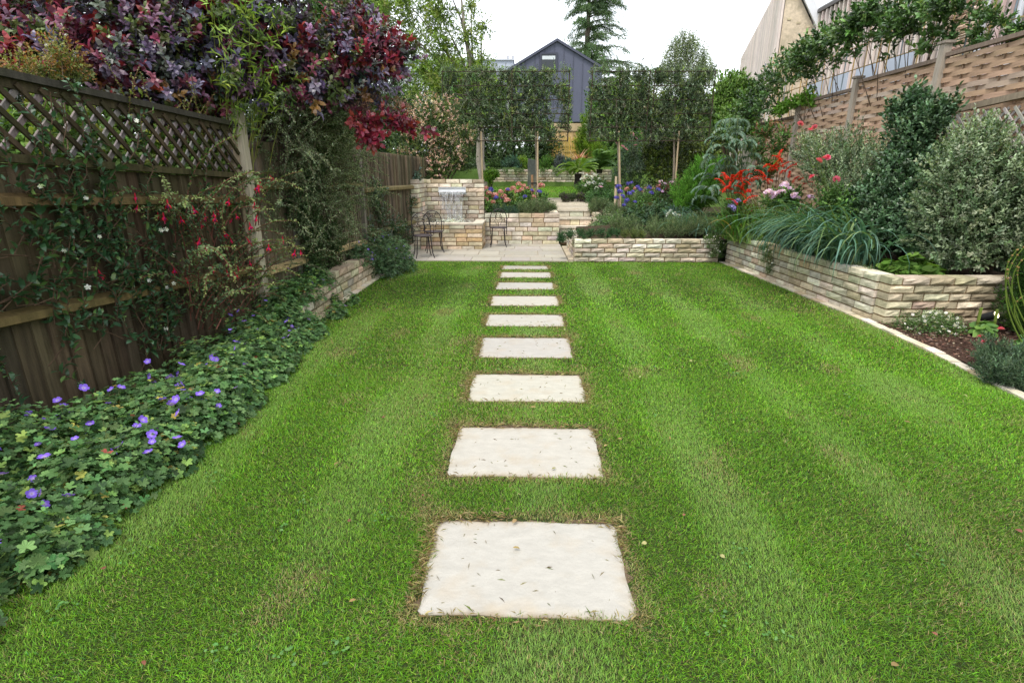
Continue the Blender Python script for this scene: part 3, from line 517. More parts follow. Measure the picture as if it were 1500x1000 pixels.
# ---- woven fence on the right, stepping down away from the camera
FR = 6.10
t = thing('woven_fence', 'tall woven wooden slat fence with square posts along the right side', 'fence', (FR, 9, .5))
RY = [6.60, 8.70, 10.77, 12.85, 14.9]; RTOP = [3.345, 3.31, 3.205, 2.935]; SLC = [(3, (.43, .285, .185)), (2, (.48, .33, .22)), (1, (.37, .25, .165)), (1, (.44, .34, .26))]
for k, top in enumerate(RTOP):
    y0, y1 = RY[k]+.06, RY[k+1]-.06; m = M(); z = .7; i = 0; nb = 7; ph = np.linspace(y0, y1, 43)
    while z < top-.10:
        u = (ph-y0)/(y1-y0)*(nb-1)*np.pi; x = FR+.01+.022*np.cos(u+(i % 2)*np.pi); hh = .066
        V = np.concatenate([np.stack([x-.004, ph, 0*ph+z+.0], -1), np.stack([x-.004, ph, 0*ph+z+hh], -1), np.stack([x+.004, ph, 0*ph+z+hh], -1)]); j = np.arange(42)
        m.add(V, np.concatenate([np.stack([j+1, j, j+43, j+44], -1), np.stack([j+44, j+43, j+86, j+87], -1)]), pick(SLC, 1, .05)[0]*(1.15 if k else 1.0)); z += .064; i += 1
    for q in range(nb): yy = y0+(y1-y0)*q/(nb-1); beam(m, (FR+.01, yy, .65), (FR+.01, yy, top-.1), .018, .016, (.26, .18, .12))
    obj('slat_panel', m, LATH, t)
    m = M(); beam(m, (FR, y0, top-.03), (FR, y1, top-.03), .075, .055, (.20, .15, .115)); obj('cap_rail', m, WOOD, t)
for k, y in enumerate(RY):
    h = [3.52, 3.50, 3.37, 3.18, 3.05][k]; m = M(); beam(m, (FR-.015, y, .4), (FR-.015, y, h-.03), .11, .11, A([.36, .31, .25])); box(m, (FR-.095, y-.08, h-.03), (FR+.065, y+.08, h+.005), (.27, .23, .19)); obj('post', m, WOOD, t)
# ---- low lattice fence in front of it, nearest on the right
t = thing('lattice_fence', 'grey diamond lattice fence in front of the woven fence, behind the variegated shrub', 'fence', (5.9, 6, .5))
LT = lambda y: 2.575-.06*(y-7.0); m = M(); beam(m, (5.93, 4.9, LT(4.9)), (5.93, 8.72, LT(8.72)), .07, .075, (.25, .20, .14)); beam(m, (5.93, 4.9, .8), (5.93, 8.72, .8), .06, .07, (.2, .16, .12)); obj('rail', m, WOOD, t)
m = M(); y = 3.2
while y < 10.4:
    for sgn, dx in ((1, -.02), (-1, .0)):
        a = A([5.93+dx, y, .85]); b = A([5.93+dx, y+sgn*1.6, 2.45]); ta, tb = sorted(((4.9-a[1])/(b[1]-a[1]), (8.7-a[1])/(b[1]-a[1]))); t0, t1 = max(0, ta), min(1, tb)
        if t1-t0 > .03: beam(m, a+(b-a)*t0, a+(b-a)*t1, .032, .014, pick([(1, (.36, .33, .30)), (1, (.30, .27, .24))], 1, .08)[0], up=(1, 0, 0))
    y += .15
obj('lattice', m, WOOD, t)
m = M(); box(m, (5.99, 4.9, .75), (6.0, 8.7, 2.0), (.03, .032, .035)); obj('backing_panel', m, PAINT, t)
m = M(); beam(m, (5.93, 8.85, .4), (5.93, 8.85, 2.92), .11, .11, (.22, .20, .17)); obj('post', m, WOOD, t)
# ---- far fence of fresh timber and split bamboo
t = thing('fence', 'fresh yellow timber fence at the far end of the garden below the grey house', 'fence', (2, 28, 2.2))
m = M(); x = 1.2
while x < 6: box(m, (x, 28, 1.9), (x+.14, 28.03, 3.68), pick([(1, (.50, .34, .15)), (1, (.56, .39, .19))], 1, .06)[0]); x += .145
obj('board_panel', m, WOOD, t); m = M(); box(m, (1.2, 27.95, 3.70), (6, 28.06, 4.05), (.52, .40, .24)); box(m, (1.2, 27.94, 2.98), (6, 27.99, 3.06), (.5, .36, .18)); obj('rail', m, WOOD, t)
t = thing('bamboo_screen', 'screen of yellow bamboo canes in front of the far timber fence', 'screen', (1.3, 26.5, 2.1))
m = M()
for k in range(34):
    x = 1.0+k*.042+rng.normal(0, .01)+(.12 if k > 16 else 0); tube(m, [(x, 26.4+rng.normal(0, .02), 2.0), (x+rng.normal(0, .02), 26.4, 3.25+rng.normal(0, .08))], .018, pick([(2, (.58, .40, .08)), (1, (.48, .33, .09))], 1, .12)[0], 5)
obj('cane_panel', m, WOOD, t); m = M(); tube(m, [(.95, 26.36, 2.65), (2.6, 26.36, 2.68)], .02, (.4, .3, .1)); obj('rail', m, WOOD, t)
# ================================================================== BUILDINGS
ZC = A([.09, .096, .138])
t = thing('house', 'dark blue grey metal clad house with a steep gable beyond the garden', 'house', (2.0, 38, 3))
m = M(); gx0, gx1, xr, ze, zr = -.95, 4.95, 2.0, 8.15, 9.75
V = [(gx0, 38, 5.0), (gx1, 38, 5.0), (gx1, 38, ze), (xr, 38, zr), (gx0, 38, ze)]; V2 = [(a, 52, c) for a, b, c in V]
m.add(A(V+V2), [(0, 1, 2, 3, 4)], ZC); m.add(A(V+V2), [(9, 8, 7, 6, 5)], ZC); m.add(A(V+V2), [(0, 5, 6, 1), (1, 6, 7, 2), (4, 9, 5, 0)], ZC)
x = gx0+.3
while x < gx1: box(m, (x, 37.965, 5.0), (x+.03, 37.995, min(lerp(ze, zr, (x-gx0)/(xr-gx0)), lerp(ze, zr, (gx1-x)/(gx1-xr)))-.05), ZC*.8); x += .62
obj('wall', m, PAINT, t)
m = M()
for a, b in (((gx0-.18, ze-.1), (xr, zr+.02)), ((gx1+.18, ze-.1), (xr, zr+.02))):
    for dz0, dz1, y0, y1 in ((0, .16, 37.85, 52.1),):
        V = [(a[0], y0, a[1]), (b[0], y0, b[1]), (b[0], y1, b[1]), (a[0], y1, a[1])]; V = A(V+[(p, q, r+dz1) for p, q, r in V]); m.add(V, [(0,3,2,1),(4,5,6,7),(0,1,5,4),(1,2,6,5),(2,3,7,6),(3,0,4,7)], ZC*.75)
obj('roof', m, PAINT, t)
m = M(); box(m, (.9, 37.9, 8.12), (2.06, 37.96, 8.2), ZC*.55); box(m, (.9, 37.9, 9.02), (2.06, 37.96, 9.12), ZC*.55); box(m, (.9, 37.9, 8.2), (1.02, 37.96, 9.02), ZC*.55); box(m, (1.94, 37.9, 8.2), (2.06, 37.96, 9.02), ZC*.55); w_ = obj('window', m, PAINT, t)
m = M(); box(m, (1.02, 37.93, 8.2), (1.94, 37.95, 9.02), (.02, .03, .03)); obj('pane', m, PANE, w_)
m = M(); box(m, (1.06, 37.915, 8.72), (1.9, 37.925, 8.93), (.55, .58, .6)); obj('blind', m, PAINT, w_)
m = M(); box(m, (2.2, 38.4, 2.6), (4.6, 50, 5.0), (.035, .037, .05)); obj('lower_wall', m, PAINT, t)
WH = A([.62, .63, .66])
t = thing('house', 'white flat roofed house wing to the left of the grey gable', 'house', (-5, 41, 3))
m = M(); box(m, (-9.5, 40.5, 3), (-.9, 50, 8.2), WH); obj('wall', m, PAINT, t)
m = M(); box(m, (-9.8, 40.2, 8.2), (-.8, 50, 8.45), (.16, .17, .2)); box(m, (-9.7, 40.3, 8.46), (-.85, 49.8, 9.1), (.42, .45, .52)); box(m, (-9.8, 40.2, 9.11), (-.8, 50, 9.2), (.5, .52, .56)); obj('roof', m, PAINT, t)
m = M(); box(m, (-3.2, 40.44, 6.2), (-1.3, 40.49, 7.6), (.1, .11, .13)); w_ = obj('window', m, PAINT, t); m = M(); box(m, (-3.1, 40.41, 6.3), (-1.4, 40.43, 7.5), (.03, .04, .05)); obj('pane', m, PANE, w_)
for k in range(2): m = M(); tube(m, [(-.9-.35*k, 41, 9.1), (-.9-.35*k, 41, 9.55)], .06, (.3, .3, .32), 8); obj('flue', m, PAINT, t)
# timber clad building, skewed, saw-tooth end facing the garden
CL = A([.70, .61, .55]); p0 = A([7.2, 17.0]); dv = A([2.24, 8.0])/8.308; nv = A([dv[1], -dv[0]])
t = thing('house', 'pale timber clad house with a sharp pitched end, beyond the woven fence', 'house', (8, 20, 2))
m = M(); s = 0.0
def pt(s, n, z): return A([*(p0+dv*s+nv*n), z])
zt = 7.0; V = [pt(0, 0, 1.5), pt(12, 0, 1.5), pt(12, 0, zt), pt(0, 0, zt)]; m.add(A(V), [(0, 3, 2, 1)], CL*.8)
while s < 12: beam(m, pt(s, -.03, 1.5), pt(s, -.03, zt), .075, .06, pick([(2, CL), (1, CL*1.12), (1, CL*.9)], 1, .05)[0], up=(nv[0], nv[1], 0)); s += .135
obj('cladding', m, WOOD, t)
m = M(); V = [pt(0, .02, 1.5), pt(0, 4, 1.5), pt(0, 4, 2.5), pt(0, 1.05, 5.2), pt(0, .12, zt-.25), pt(0, .02, zt-.25)]; m.add(A(V), [(0, 1, 2, 3, 4, 5)], (.58, .48, .35))
for k in range(260):                               # dark and pale headers in the gable
    a = rng.uniform(.06, 3.5); z = 2+rng.integers(0, 90)*.056
    if z < lerp(zt-.5, 5.0, min(a/1.05, 1))-(0 if a < 1.05 else (a-1.05)*.9): q = pt(-.006, a, z); beam(m, q, q+A([*(nv*.10), 0]), .02, .045, pick([(2, (.58, .47, .32)), (1, (.36, .27, .17))], 1, .1)[0])
obj('brick_gable', m, STONE, t)
m = M(); V = [pt(-.1, -.05, zt), pt(-.1, .12, zt), pt(-.1, 1.2, 5.2), pt(-.1, 4.2, 2.5)]; V = A(V+[v+A([*(dv*12.2), 0]) for v in V]); m.add(V, [(0, 1, 5, 4), (1, 2, 6, 5), (2, 3, 7, 6)], (.6, .6, .61))
for a, b in ((V[1], V[2]), (V[2], V[3])): beam(m, a, b, .12, .2, (.66, .66, .67))
obj('roof', m, PAINT, t)
t = thing('house', 'long timber battened house wall with brick pier behind the trained climbers', 'house', (8.3, 11, .5))
m = M(); box(m, (8.06, 3, .5), (12, 17.4, 5.86), CL*.55); y = 11.6
while y < 17.4: beam(m, (8.03, y, .5), (8.03, y, 5.86), .07, .05, pick([(2, CL), (1, CL*1.1), (1, CL*.85)], 1, .06)[0], up=(0, 1, 0)); y += .2
y = 9.95
while y < 10.55: beam(m, (8.03, y, .5), (8.03, y, 5.86), .08, .05, pick([(2, (.62, .50, .46)), (1, (.5, .4, .36))], 1, .06)[0], up=(0, 1, 0)); y += .2
y = 3.0
while y < 8.5: beam(m, (8.03, y, .5), (8.03, y, 5.86), .08, .05, CL, up=(0, 1, 0)); y += .2
obj('cladding', m, WOOD, t)
m = M(); stonewall(m, (7.9, 11.45), (7.9, 10.62), .5, 5.4, T=.14, ch=.082, bl=.24, amp=.012, pal=[(2, (.50, .36, .26)), (2, (.44, .30, .20)), (1, (.55, .44, .33))]); obj('brick_pier', m, STONE, t)
m = M(); box(m, (7.96, 3, 5.87), (12.1, 17.5, 5.95), (.12, .11, .11)); box(m, (8.0, 11.6, 5.95), (8.1, 17.5, 6.0), (.3, .3, .3)); obj('roof', m, PAINT, t)
for y in (10.58, 9.86):
    m = M(); tube(m, [(7.95, y, .5), (7.95, y, 5.8)], .045, (.62, .64, .68), 10); obj('downpipe', m, PAINT, t)
m = M(); box(m, (7.98, 8.5, 2.0), (8.02, 9.75, 5.2), (.03, .032, .036)); w_ = obj('window', m, PAINT, t); m = M(); box(m, (7.95, 8.6, 2.1), (7.97, 9.65, 5.1), (.02, .02, .02)); obj('pane', m, PANE, w_)
m = M()
for k in range(4): box(m, (7.965, 12.3+k*1.15, 3.3), (8.0, 13.1+k*1.15, 4.1), (.45, .5, .58))
obj('window', m, PAINT, t)
# ================================================================== GARDEN FURNITURE AND SMALL THINGS
IR = A([.035, .028, .028])
def chair(name, label, x, y, rz, z=.022):
    t = thing(name, label, 'chair', (x, y, z), 'wrought iron patio chairs'); ca, sa = math.cos(rz), math.sin(rz)
    tr = lambda P: A([(x+a*ca-b*sa, y+a*sa+b*ca, z+c) for a, b, c in P])
    m = M(); lathe(m, (x, y, z), [(.002, .455), (.17, .45), (.19, .452), (.20, .46), (.205, .45), (.20, .436), (.002, .436)], A([.07, .055, .06]), 24); obj('seat', m, IRON, t, smooth=True)
    for a, b in ((-.14, .14), (.14, .14), (-.14, -.14), (.14, -.14)):
        m = M(); tube(m, tr([(a, b, .44), (a*1.05, b*1.05, .3), (a*1.15, b*1.15, .1), (a*1.35, b*1.35, .005)]), .011, IR, 6); obj('leg', m, IRON, t, smooth=True)
    m = M(); th = np.linspace(0, math.pi, 15); arch = [(-.19, -.17, .30), (-.195, -.18, .5)]+[(-.19*math.cos(q), -.2-.03*math.sin(q), .68+.2*math.sin(q)) for q in th]+[(.195, -.18, .5), (.19, -.17, .30)]
    tube(m, tr(arch), .010, IR, 6); tube(m, tr([(-.19, -.185, .52), (.19, -.185, .52)]), .008, IR, 6); b_ = obj('back_frame', m, IRON, t, smooth=True)
    m = M(); q = np.linspace(0, 2*math.pi, 20)
    tube(m, tr([(.075*math.cos(k), -.205, .70+.075*math.sin(k)) for k in q]), .006, IR, 5)
    for s in (-1, 1):
        for cx, cz, r in ((.11, .60, .05), (.10, .80, .045)):
            tube(m, tr([(s*(cx+(r*(1-k/9))*math.cos(k)), -.20, cz+(r*(1-k/9))*math.sin(k)) for k in np.linspace(0, 7.5, 22)]), .005, IR, 5)
        tube(m, tr([(s*.04, -.19, .52), (s*.09, -.2, .62), (s*.03, -.205, .72), (s*.07, -.21, .84)]), .006, IR, 5)
    obj('scrollwork', m, IRON, b_, smooth=True)
    for s in (-1, 1): m = M(); tube(m, tr([(s*.19, -.17, .62), (s*.225, 0, .66), (s*.215, .13, .64), (s*.20, .16, .58), (s*.205, .12, .46)]), .008, IR, 6); obj('armrest', m, IRON, t, smooth=True)
    return t
chair('patio_chair', 'dark wrought iron chair at the lawn edge, closest to the violet flowers', *W(621, 376, 10.95)[:2], math.radians(200))
chair('patio_chair', 'dark wrought iron chair close in front of the fountain basin', *W(637, 371, 11.75)[:2], math.radians(195))
chair('patio_chair', 'dark wrought iron chair standing against the retaining wall right of the fountain', *W(730, 361, 12.72)[:2], math.radians(5))
t = thing('slate_monolith', 'upright dark slate slab standing on the upper lawn', 'monolith', W(781, 271, 19.2)); b = W(781, 271, 19.2)
m = M(); poly(m, [(b[0]-.2, b[1]-.06), (b[0]+.17, b[1]-.05), (b[0]+.19, b[1]+.07), (b[0]-.18, b[1]+.06)], b[2]-.1, A([b[2]+.86, b[2]+.80, b[2]+.80, b[2]+.87]), (.085, .095, .085)); obj('slab', m, STONE, t)
t = thing('garden_spotlight', 'small black garden spotlight glowing on a spike in the bark mulch', 'light', (5.12, 5.75, .02)); b = A([5.12, 5.75, .02])
m = M(); tube(m, [b, b+A([0, 0, .13])], .012, (.02, .02, .022), 8); obj('spike', m, IRON, t)
m = M(); d = unit(A([.35, -.75, .45])); tube(m, [b+A([-.02, .05, .12]), b+A([-.02, .05, .12])+d*.03, b+A([-.02, .05, .12])+d*.035, b+A([-.02, .05, .12])+d*.15], [.03, .034, .045, .047], (.02, .02, .022), 14); h_ = obj('lamp_head', m, IRON, t)
m = M(); c = b+A([-.02, .05, .12])+d*.152; tube(m, [c, c+d*.004], .036, (1, .9, .7), 14); obj('lens', m, emit_mat('lamp_lens', (1, .82, .5), 4), h_)
m = M(); tube(m, [(5.1, 5.8, .035), (5.3, 5.85, .04), (5.55, 5.75, .04), (5.8, 5.7, .03)], .008, (.02, .02, .02), 5); obj('cable', m, IRON, t)
# ================================================================== PLANTING
def XA(px, Y, z):                                  # x of the point at depth Y and height z in column px
    k = (px-750)/F_PX; a = RT-k*FW; return -(a[1]*Y+a[2]*(z-HC))/a[0]
def B(px, Y, z): return A([XA(px, Y, z), Y, z])
def SCL(px, py, Y): return Y/ray(px, py)[1]/F_PX    # metres per photo pixel there
def CL(*q): return A([(*W(a, b, c), r) for a, b, c, r in q])
def E(px, py, Y, rx_, rz_, ry, K, cr, lo=.35, zmin=None):
    s = SCL(px, py, Y); return ell(W(px, py, Y), (rx_*s, ry, rz_*s), K, cr, lo, zmin)
DKG = [(3, (.038, .075, .022)), (2, (.062, .11, .032)), (1, (.024, .048, .018))]
GRN = [(3, (.072, .15, .030)), (2, (.105, .205, .04)), (2, (.045, .10, .024))]
LIME = [(3, (.15, .25, .035)), (2, (.20, .30, .05)), (1, (.09, .16, .03))]
YGR = [(3, (.16, .22, .03)), (2, (.10, .16, .025)), (2, (.22, .28, .05))]
GRY = [(3, (.12, .16, .10)), (2, (.17, .21, .14)), (2, (.07, .11, .065))]
BLG = [(3, (.06, .12, .09)), (2, (.10, .17, .13)), (1, (.04, .08, .055))]
VAR = [(3, (.25, .31, .185)), (3, (.14, .205, .10)), (1.3, (.36, .41, .27)), (2, (.075, .12, .055))]
OLV = [(3, (.070, .105, .050)), (3, (.125, .17, .092)), (2, (.22, .27, .17)), (2, (.03, .05, .025)), (1.5, (.18, .26, .06))]
PUR = [(4, (.12, .065, .12)), (3, (.095, .090, .15)), (2, (.20, .05, .09)), (3, (.07, .095, .075)), (3, (.085, .13, .035)), (1.2, (.20, .10, .03)), (2, (.11, .10, .16))]  # sky reflection on the leaves put into the purples, lightened and blued
RED = [(3, (.33, .025, .04)), (2, (.36, .06, .03)), (2, (.24, .025, .06))]
# ---- cranesbill along the foot of the left fence
CB = [(3, (.085, .17, .058)), (3, (.125, .225, .08)), (2, (.05, .10, .04)), (1, (.20, .31, .08)), (.12, (.36, .31, .08)), (.025, (.30, .09, .06))]
LBL = ['nearest the camera in the bottom left corner', 'spreading over the lawn edge under the jasmine', 'in front of the mossy lower fence rail', 'below the fuchsia on the fence', 'crowding the near end of the low stone wall']
for k, cs in enumerate([[(-2.35, 1.35, 0, .40, .36), (-2.75, 1.5, 0, .42, .58), (-2.40, 1.9, 0, .36, .36), (-2.85, 1.9, .05, .4, .60), (-2.55, .9, 0, .4, .4)],
                        [(-2.35, 2.35, 0, .36, .34), (-2.78, 2.45, 0, .4, .5), (-2.22, 2.7, 0, .28, .26), (-2.65, 2.85, 0, .36, .38)],
                        [(-2.32, 3.1, 0, .36, .34), (-2.68, 3.35, 0, .36, .34), (-2.3, 3.55, 0, .34, .32), (-2.18, 3.3, 0, .24, .22)],
                        [(-2.42, 3.95, 0, .36, .36), (-2.72, 4.15, 0, .34, .36), (-2.40, 4.45, 0, .34, .36), (-2.65, 4.8, 0, .36, .40), (-2.2, 4.1, 0, .2, .2), (-2.32, 4.85, 0, .22, .24), (-2.42, 5.2, 0, .2, .24)],
                        [(-2.62, 5.2, 0, .36, .42), (-2.50, 5.45, 0, .26, .36), (-2.80, 5.75, .05, .34, .5), (-2.72, 6.2, .2, .28, .34), (-2.75, 6.7, .26, .28, .3)]]):
    b = A([np.mean([c[0] for c in cs]), np.mean([c[1] for c in cs]), 0.0])
    cs = cs+[(lx(c[1])+rng.uniform(-.12, .14), c[1]+rng.uniform(-.25, .25), 0, rng.uniform(.10, .17), rng.uniform(.10, .2)) for c in cs for _ in range(2)]
    t = thing('cranesbill', f'violet flowered cranesbill mound {LBL[k]}', 'flowering plant', b, 'violet cranesbills along the left bed')
    m = M(); P = mound(m, cs, 6200 if k < 4 else 4600, .044 if k < 3 else .042, 'palm', CB, .24, tilt=.75); mound(m, [(a, c, z, r*.75, h*.7) for a, c, z, r, h in cs], 1200, .055, 'palm', CB, .2); obj('foliage', m, MATTE, t)
    top = P[(P[:, 2] > .10) & (P[:, 0] > b[0]-.35)]; sel = top[rng.choice(len(top), (60, 40, 34, 32, 16)[k], replace=False)]; g = unit(sel-b); sel = sel+g*.045+A([.015, -.035, .05])
    m = M(); stems_to(m, b, sel, .0018, (.12, .13, .05)); 
    for p in P[rng.choice(len(P), 130)]: stems_to(m, b+A([rng.normal(0, .2), rng.normal(0, .2), 0]), [p], .0016, (.14, .15, .06))
    obj('stems', m, MATTE, t); flowers('cranesbill', t, sel, 1.15 if k < 3 else 1.0, tilt=.6)
t = thing('nepeta', 'billowing grey green mound with small violet flowers beside the patio chairs', 'flowering plant', A([-2.55, 9.2, .2])); cs = [(-2.42, 8.85, .0, .34, .62), (-2.35, 9.35, .0, .4, .66), (-2.42, 9.8, .0, .36, .58), (-2.65, 9.2, .2, .4, .62), (-2.62, 8.4, .3, .28, .35)]
m = M(); P = mound(m, cs, 5200, .045, 'palm', [(3, (.075, .135, .06)), (2, (.11, .18, .08)), (1, (.14, .2, .11))], .2, tilt=.7); P2 = P[rng.choice(len(P), 350)]; shoots(m, P2, unit(P2-A([-2.55, 9.2, 0]))+A([0, -.2, .4]), 8, .12, .03, .012, 'dia', GRY); obj('foliage', m, MATTE, t)
sel = P[(P[:, 2] > .2)]; sel = sel[rng.choice(len(sel), 46, replace=False)]+A([.015, -.03, .03]); flowers('cranesbill', t, sel, .95, tilt=.7); m = M(); stems_to(m, (-2.5, 9.2, .1), sel, .002, (.1, .13, .05)); obj('stems', m, MATTE, t)
# ---- climbers on the near fence
def vine(m, ms, start, n, step, bias, gap, L, Wd, tpl, pal, wander=.7, off=.07, **k):
    y, z = start; a = bias; P = []
    for i in range(n):
        P.append((FX(y)+off+rng.uniform(0, .04), y, z)); a = bias+rng.normal(0, wander); y += math.cos(a)*step; z += math.sin(a)*step
        if z < .1: break
    if len(P) > 2: P = A(P); tube(ms, P, .004, (.08, .05, .03), 4); return along(m, P, gap, L, Wd, tpl, pal, 1.0, **k)
t = thing('jasmine', 'dark glossy climber with a few white flowers rambling over the near fence', 'climber', (-3.0, 3.1, .1)); m = M(); ms = M(); pts = []
JP = [(3, (.035, .085, .035)), (2, (.055, .12, .055)), (1, (.10, .17, .05))]
for k in range(24):
    y0 = rng.uniform(2.6, 4.3); q = vine(m, ms, (y0, rng.choice([.2, .5, .9, 1.2])), 11, .14, rng.uniform(.3, 2.6), .024, .075, .032, 'oval', JP); pts += [q] if q is not None else []
for (y0, z0, bi) in ((3.9, .5, 1.5), (4.0, .3, 1.7), (4.15, .35, 1.4), (3.7, .7, 1.2), (4.2, .2, 1.9), (3.3, 1.1, 1.6), (3.5, 1.0, 1.4), (3.8, 1.4, 1.2), (3.1, .9, .2), (2.9, .95, .1)):
    for r in range(2): q = vine(m, ms, (y0, z0), 9, .13, bi, .018, .078, .034, 'oval', JP, .6); pts += [q] if q is not None else []
obj('foliage', m, GLOSS, t); obj('stems', ms, BARK, t); Q = np.concatenate(pts); flowers('jasmine', t, Q[rng.choice(len(Q), 16, replace=False)]+A([.04, 0, .01]), 1.1, tilt=.9)
t = thing('fuchsia', 'hardy fuchsia with hanging red flowers arching over the fence by the pale post', 'shrub', (-2.85, 4.9, .1)); m = M(); ms = M(); pts = []
FP = [(3, (.05, .10, .04)), (2, (.08, .14, .05)), (2, (.03, .06, .03)), (1, (.17, .20, .09))]
for k in range(80):
    P = arc((-2.88+rng.normal(0, .06), rng.uniform(4.3, 5.6), rng.uniform(.3, 1.25)), rng.uniform(-2.4, 1.6), rng.uniform(.5, 1.15), rng.uniform(.8, 1.5), rng.uniform(.8, 2.2), 9, .12); P[:, 0] = np.maximum(P[:, 0], FX(P[:, 1])+.06); tube(ms, P, np.linspace(.006, .002, len(P)), (.13, .05, .035), 4); pts.append(along(m, P, .011, .040, .020, 'oval', FP, 1.0, tip=[(1, (.22, .28, .08))]))
for k in range(12):                                # sprays standing above the trellis
    P = arc((FX(4.9)-.05, rng.uniform(4.3, 5.5), 1.95), rng.uniform(-1.8, 1.5), rng.uniform(.35, .6), rng.uniform(1.1, 1.5), .5, 7, .1); tube(ms, P, .003, (.13, .06, .04), 4); along(m, P, .011, .032, .016, 'oval', [(2, (.20, .24, .06)), (1, (.26, .24, .08)), (1, (.10, .14, .04))], .9)
obj('foliage', m, LEAF, t); obj('stems', ms, BARK, t); Q = np.concatenate(pts); Q = Q[Q[:, 2] > .8]; flowers('fuchsia', t, Q[rng.choice(len(Q), 44, replace=False)]+A([.03, -.02, -.02]), 1.35, tilt=.25)
# ---- cotoneaster arching over the far side of the pale post
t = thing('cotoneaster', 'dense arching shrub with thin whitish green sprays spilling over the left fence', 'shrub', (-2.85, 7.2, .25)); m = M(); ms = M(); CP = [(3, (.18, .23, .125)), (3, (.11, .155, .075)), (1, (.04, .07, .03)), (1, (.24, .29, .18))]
for k in range(720):
    u = rng.random(); b = A([FX(7)+.12+rng.normal(0, .14), rng.uniform(6.1, 8.4), .5+2.15*rng.random()**.55]); P = arc(b, rng.uniform(-2.3, 1.9), rng.uniform(.3, .95), rng.uniform(-.2, 1.5), rng.uniform(.3, 1.9), 8, .15)
    P[:, 0] = np.where(P[:, 2] < 2.05, np.maximum(P[:, 0], FX(P[:, 1])+.05), P[:, 0]); tube(ms, P, np.linspace(.005, .0015, len(P)), (.10, .08, .05), 3); silvery = rng.random() < .35  # some sprays, picked at random, carry paler silvery leaves
    along(m, P, .012, .038, .016, 'dia', [(2, (.30, .35, .22)), (1, (.20, .25, .14))] if silvery else CP, .9)
cl = [(*W(a, b, c), r) for a, b, c, r in ((400, 130, 7.0, .3), (440, 125, 7.2, .3), (360, 150, 6.6, .2), (450, 150, 7.3, .32), (490, 170, 7.7, .3), (420, 210, 7.0, .3), (430, 330, 6.9, .3), (410, 380, 6.9, .25), (470, 350, 7.4, .28), (440, 260, 7.1, .3), (400, 300, 6.6, .22), (470, 400, 7.5, .25), (430, 410, 7.0, .22), (430, 180, 7.2, .35), (470, 200, 7.6, .3))]
P, D = clumps(cl, 1000); P[:, 0] = np.maximum(P[:, 0], FX(P[:, 1])+.06); P[:, 0] += .12*rng.random(len(P)); shoots(m, P, D, 10, .18, .045, .022, 'dia', [(3, (.045, .075, .03)), (2, (.07, .11, .045)), (1, (.11, .15, .07))]); obj('foliage', m, MATTE, t); obj('stems', ms, BARK, t)
shrub('evergreen_climber', 'dark leathery climber on the brown fence above the violet mound', 'climber', A([FX(9.6)+.1, 9.6, .3]), [(*W(a, b, c), r) for a, b, c, r in ((500, 290, 9.0, .22), (545, 285, 9.6, .26), (555, 310, 9.8, .25), (530, 325, 9.4, .25), (560, 350, 9.9, .25), (575, 330, 10.6, .25), (520, 350, 9.2, .2), (590, 300, 12, .3), (585, 345, 11.2, .3))], 420, 8, .14, .05, .024, 'oval', DKG+[(1, (.07, .12, .09))], GLOSS, sr=.012)
# ---- plants beyond the left fence
t = thing('smoke_bush', 'large purple and red leaved smoke bush leaning over the left fence', 'tree', (-4.3, 6.4, -.03))
cl = CL((540,110,6.6,.42),(588,85,6.8,.22),(500,70,6.5,.42),(545,62,6.6,.28),(470,130,6.3,.36),(420,95,6.3,.42),(440,40,6.5,.4),(380,60,6.2,.42),(330,50,6,.45),(280,90,5.6,.45),(230,60,5.4,.45),(180,105,5.1,.36),(130,60,5.2,.5),(90,100,5.0,.32),(60,70,5.4,.45),(15,85,4.9,.3),(0,50,5.3,.45),(250,130,5.3,.3),(200,20,5.6,.5),(300,0,5.8,.5),(370,0,6,.4),(150,-10,5.5,.5),(30,10,5.6,.5),(510,20,6.6,.3),(340,120,5.7,.3),(400,140,6.2,.25),(460,90,6.6,.4),(-120,60,4.9,.6),(-260,40,4.6,.6),(220,-80,5.9,.6),(400,-60,6.4,.5),(60,-90,5.6,.6),(480,-30,6.8,.35),(520,140,7.0,.25),(360,90,6.3,.3),(300,120,5.9,.35),(520,120,7.0,.35),(140,110,5.5,.4),(60,130,5.3,.4),(210,140,5.7,.35),(270,160,6.0,.3))
m = M(); P, D = clumps(cl, 1450, .25, pw=.62, c0=(-4.3, 6.4, 2.0)); shoots(m, P, D, 13, .20, .078, .043, 'oval', PUR, ang=1.15, hue=.22, zup=.5, tip=RED, tipmax=.16)
rt = CL((585,80,6.75,.22),(545,70,6.5,.28),(560,100,6.5,.25),(440,75,6.1,.2),(400,80,6.1,.25),(375,85,6.0,.2),(500,100,6.4,.25),(170,115,4.95,.22),(60,55,5.2,.35),(10,80,4.8,.25),(330,150,5.9,.12),(535,25,6.6,.12),(300,-5,5.6,.3),(15,80,4.7,.2),(230,10,5.4,.3),(120,40,5.0,.3))
P, D = clumps(rt, 95, .6, pw=.6); shoots(m, P, D, 12, .20, .095, .052, 'oval', [(2, (.13, .02, .04)), (2, (.10, .03, .055)), (1, (.2, .03, .03))], ang=1.1, tip=RED, tipmax=1.0)
lo = CL((540,195,6.5,.17),(552,180,6.6,.14),(525,178,6.5,.14),(600,185,6.9,.10),(575,178,6.8,.14),(625,190,7.0,.06)); P, D = clumps(lo, 26, .1, pw=.6); shoots(m, P, D, 10, .16, .095, .05, 'oval', [(2, (.22, .02, .045)), (2, (.13, .025, .05)), (1, (.3, .06, .06))], ang=1.1, tip=RED, tipmax=.9)
obj('crown', m, GLOSS, t); m = M()
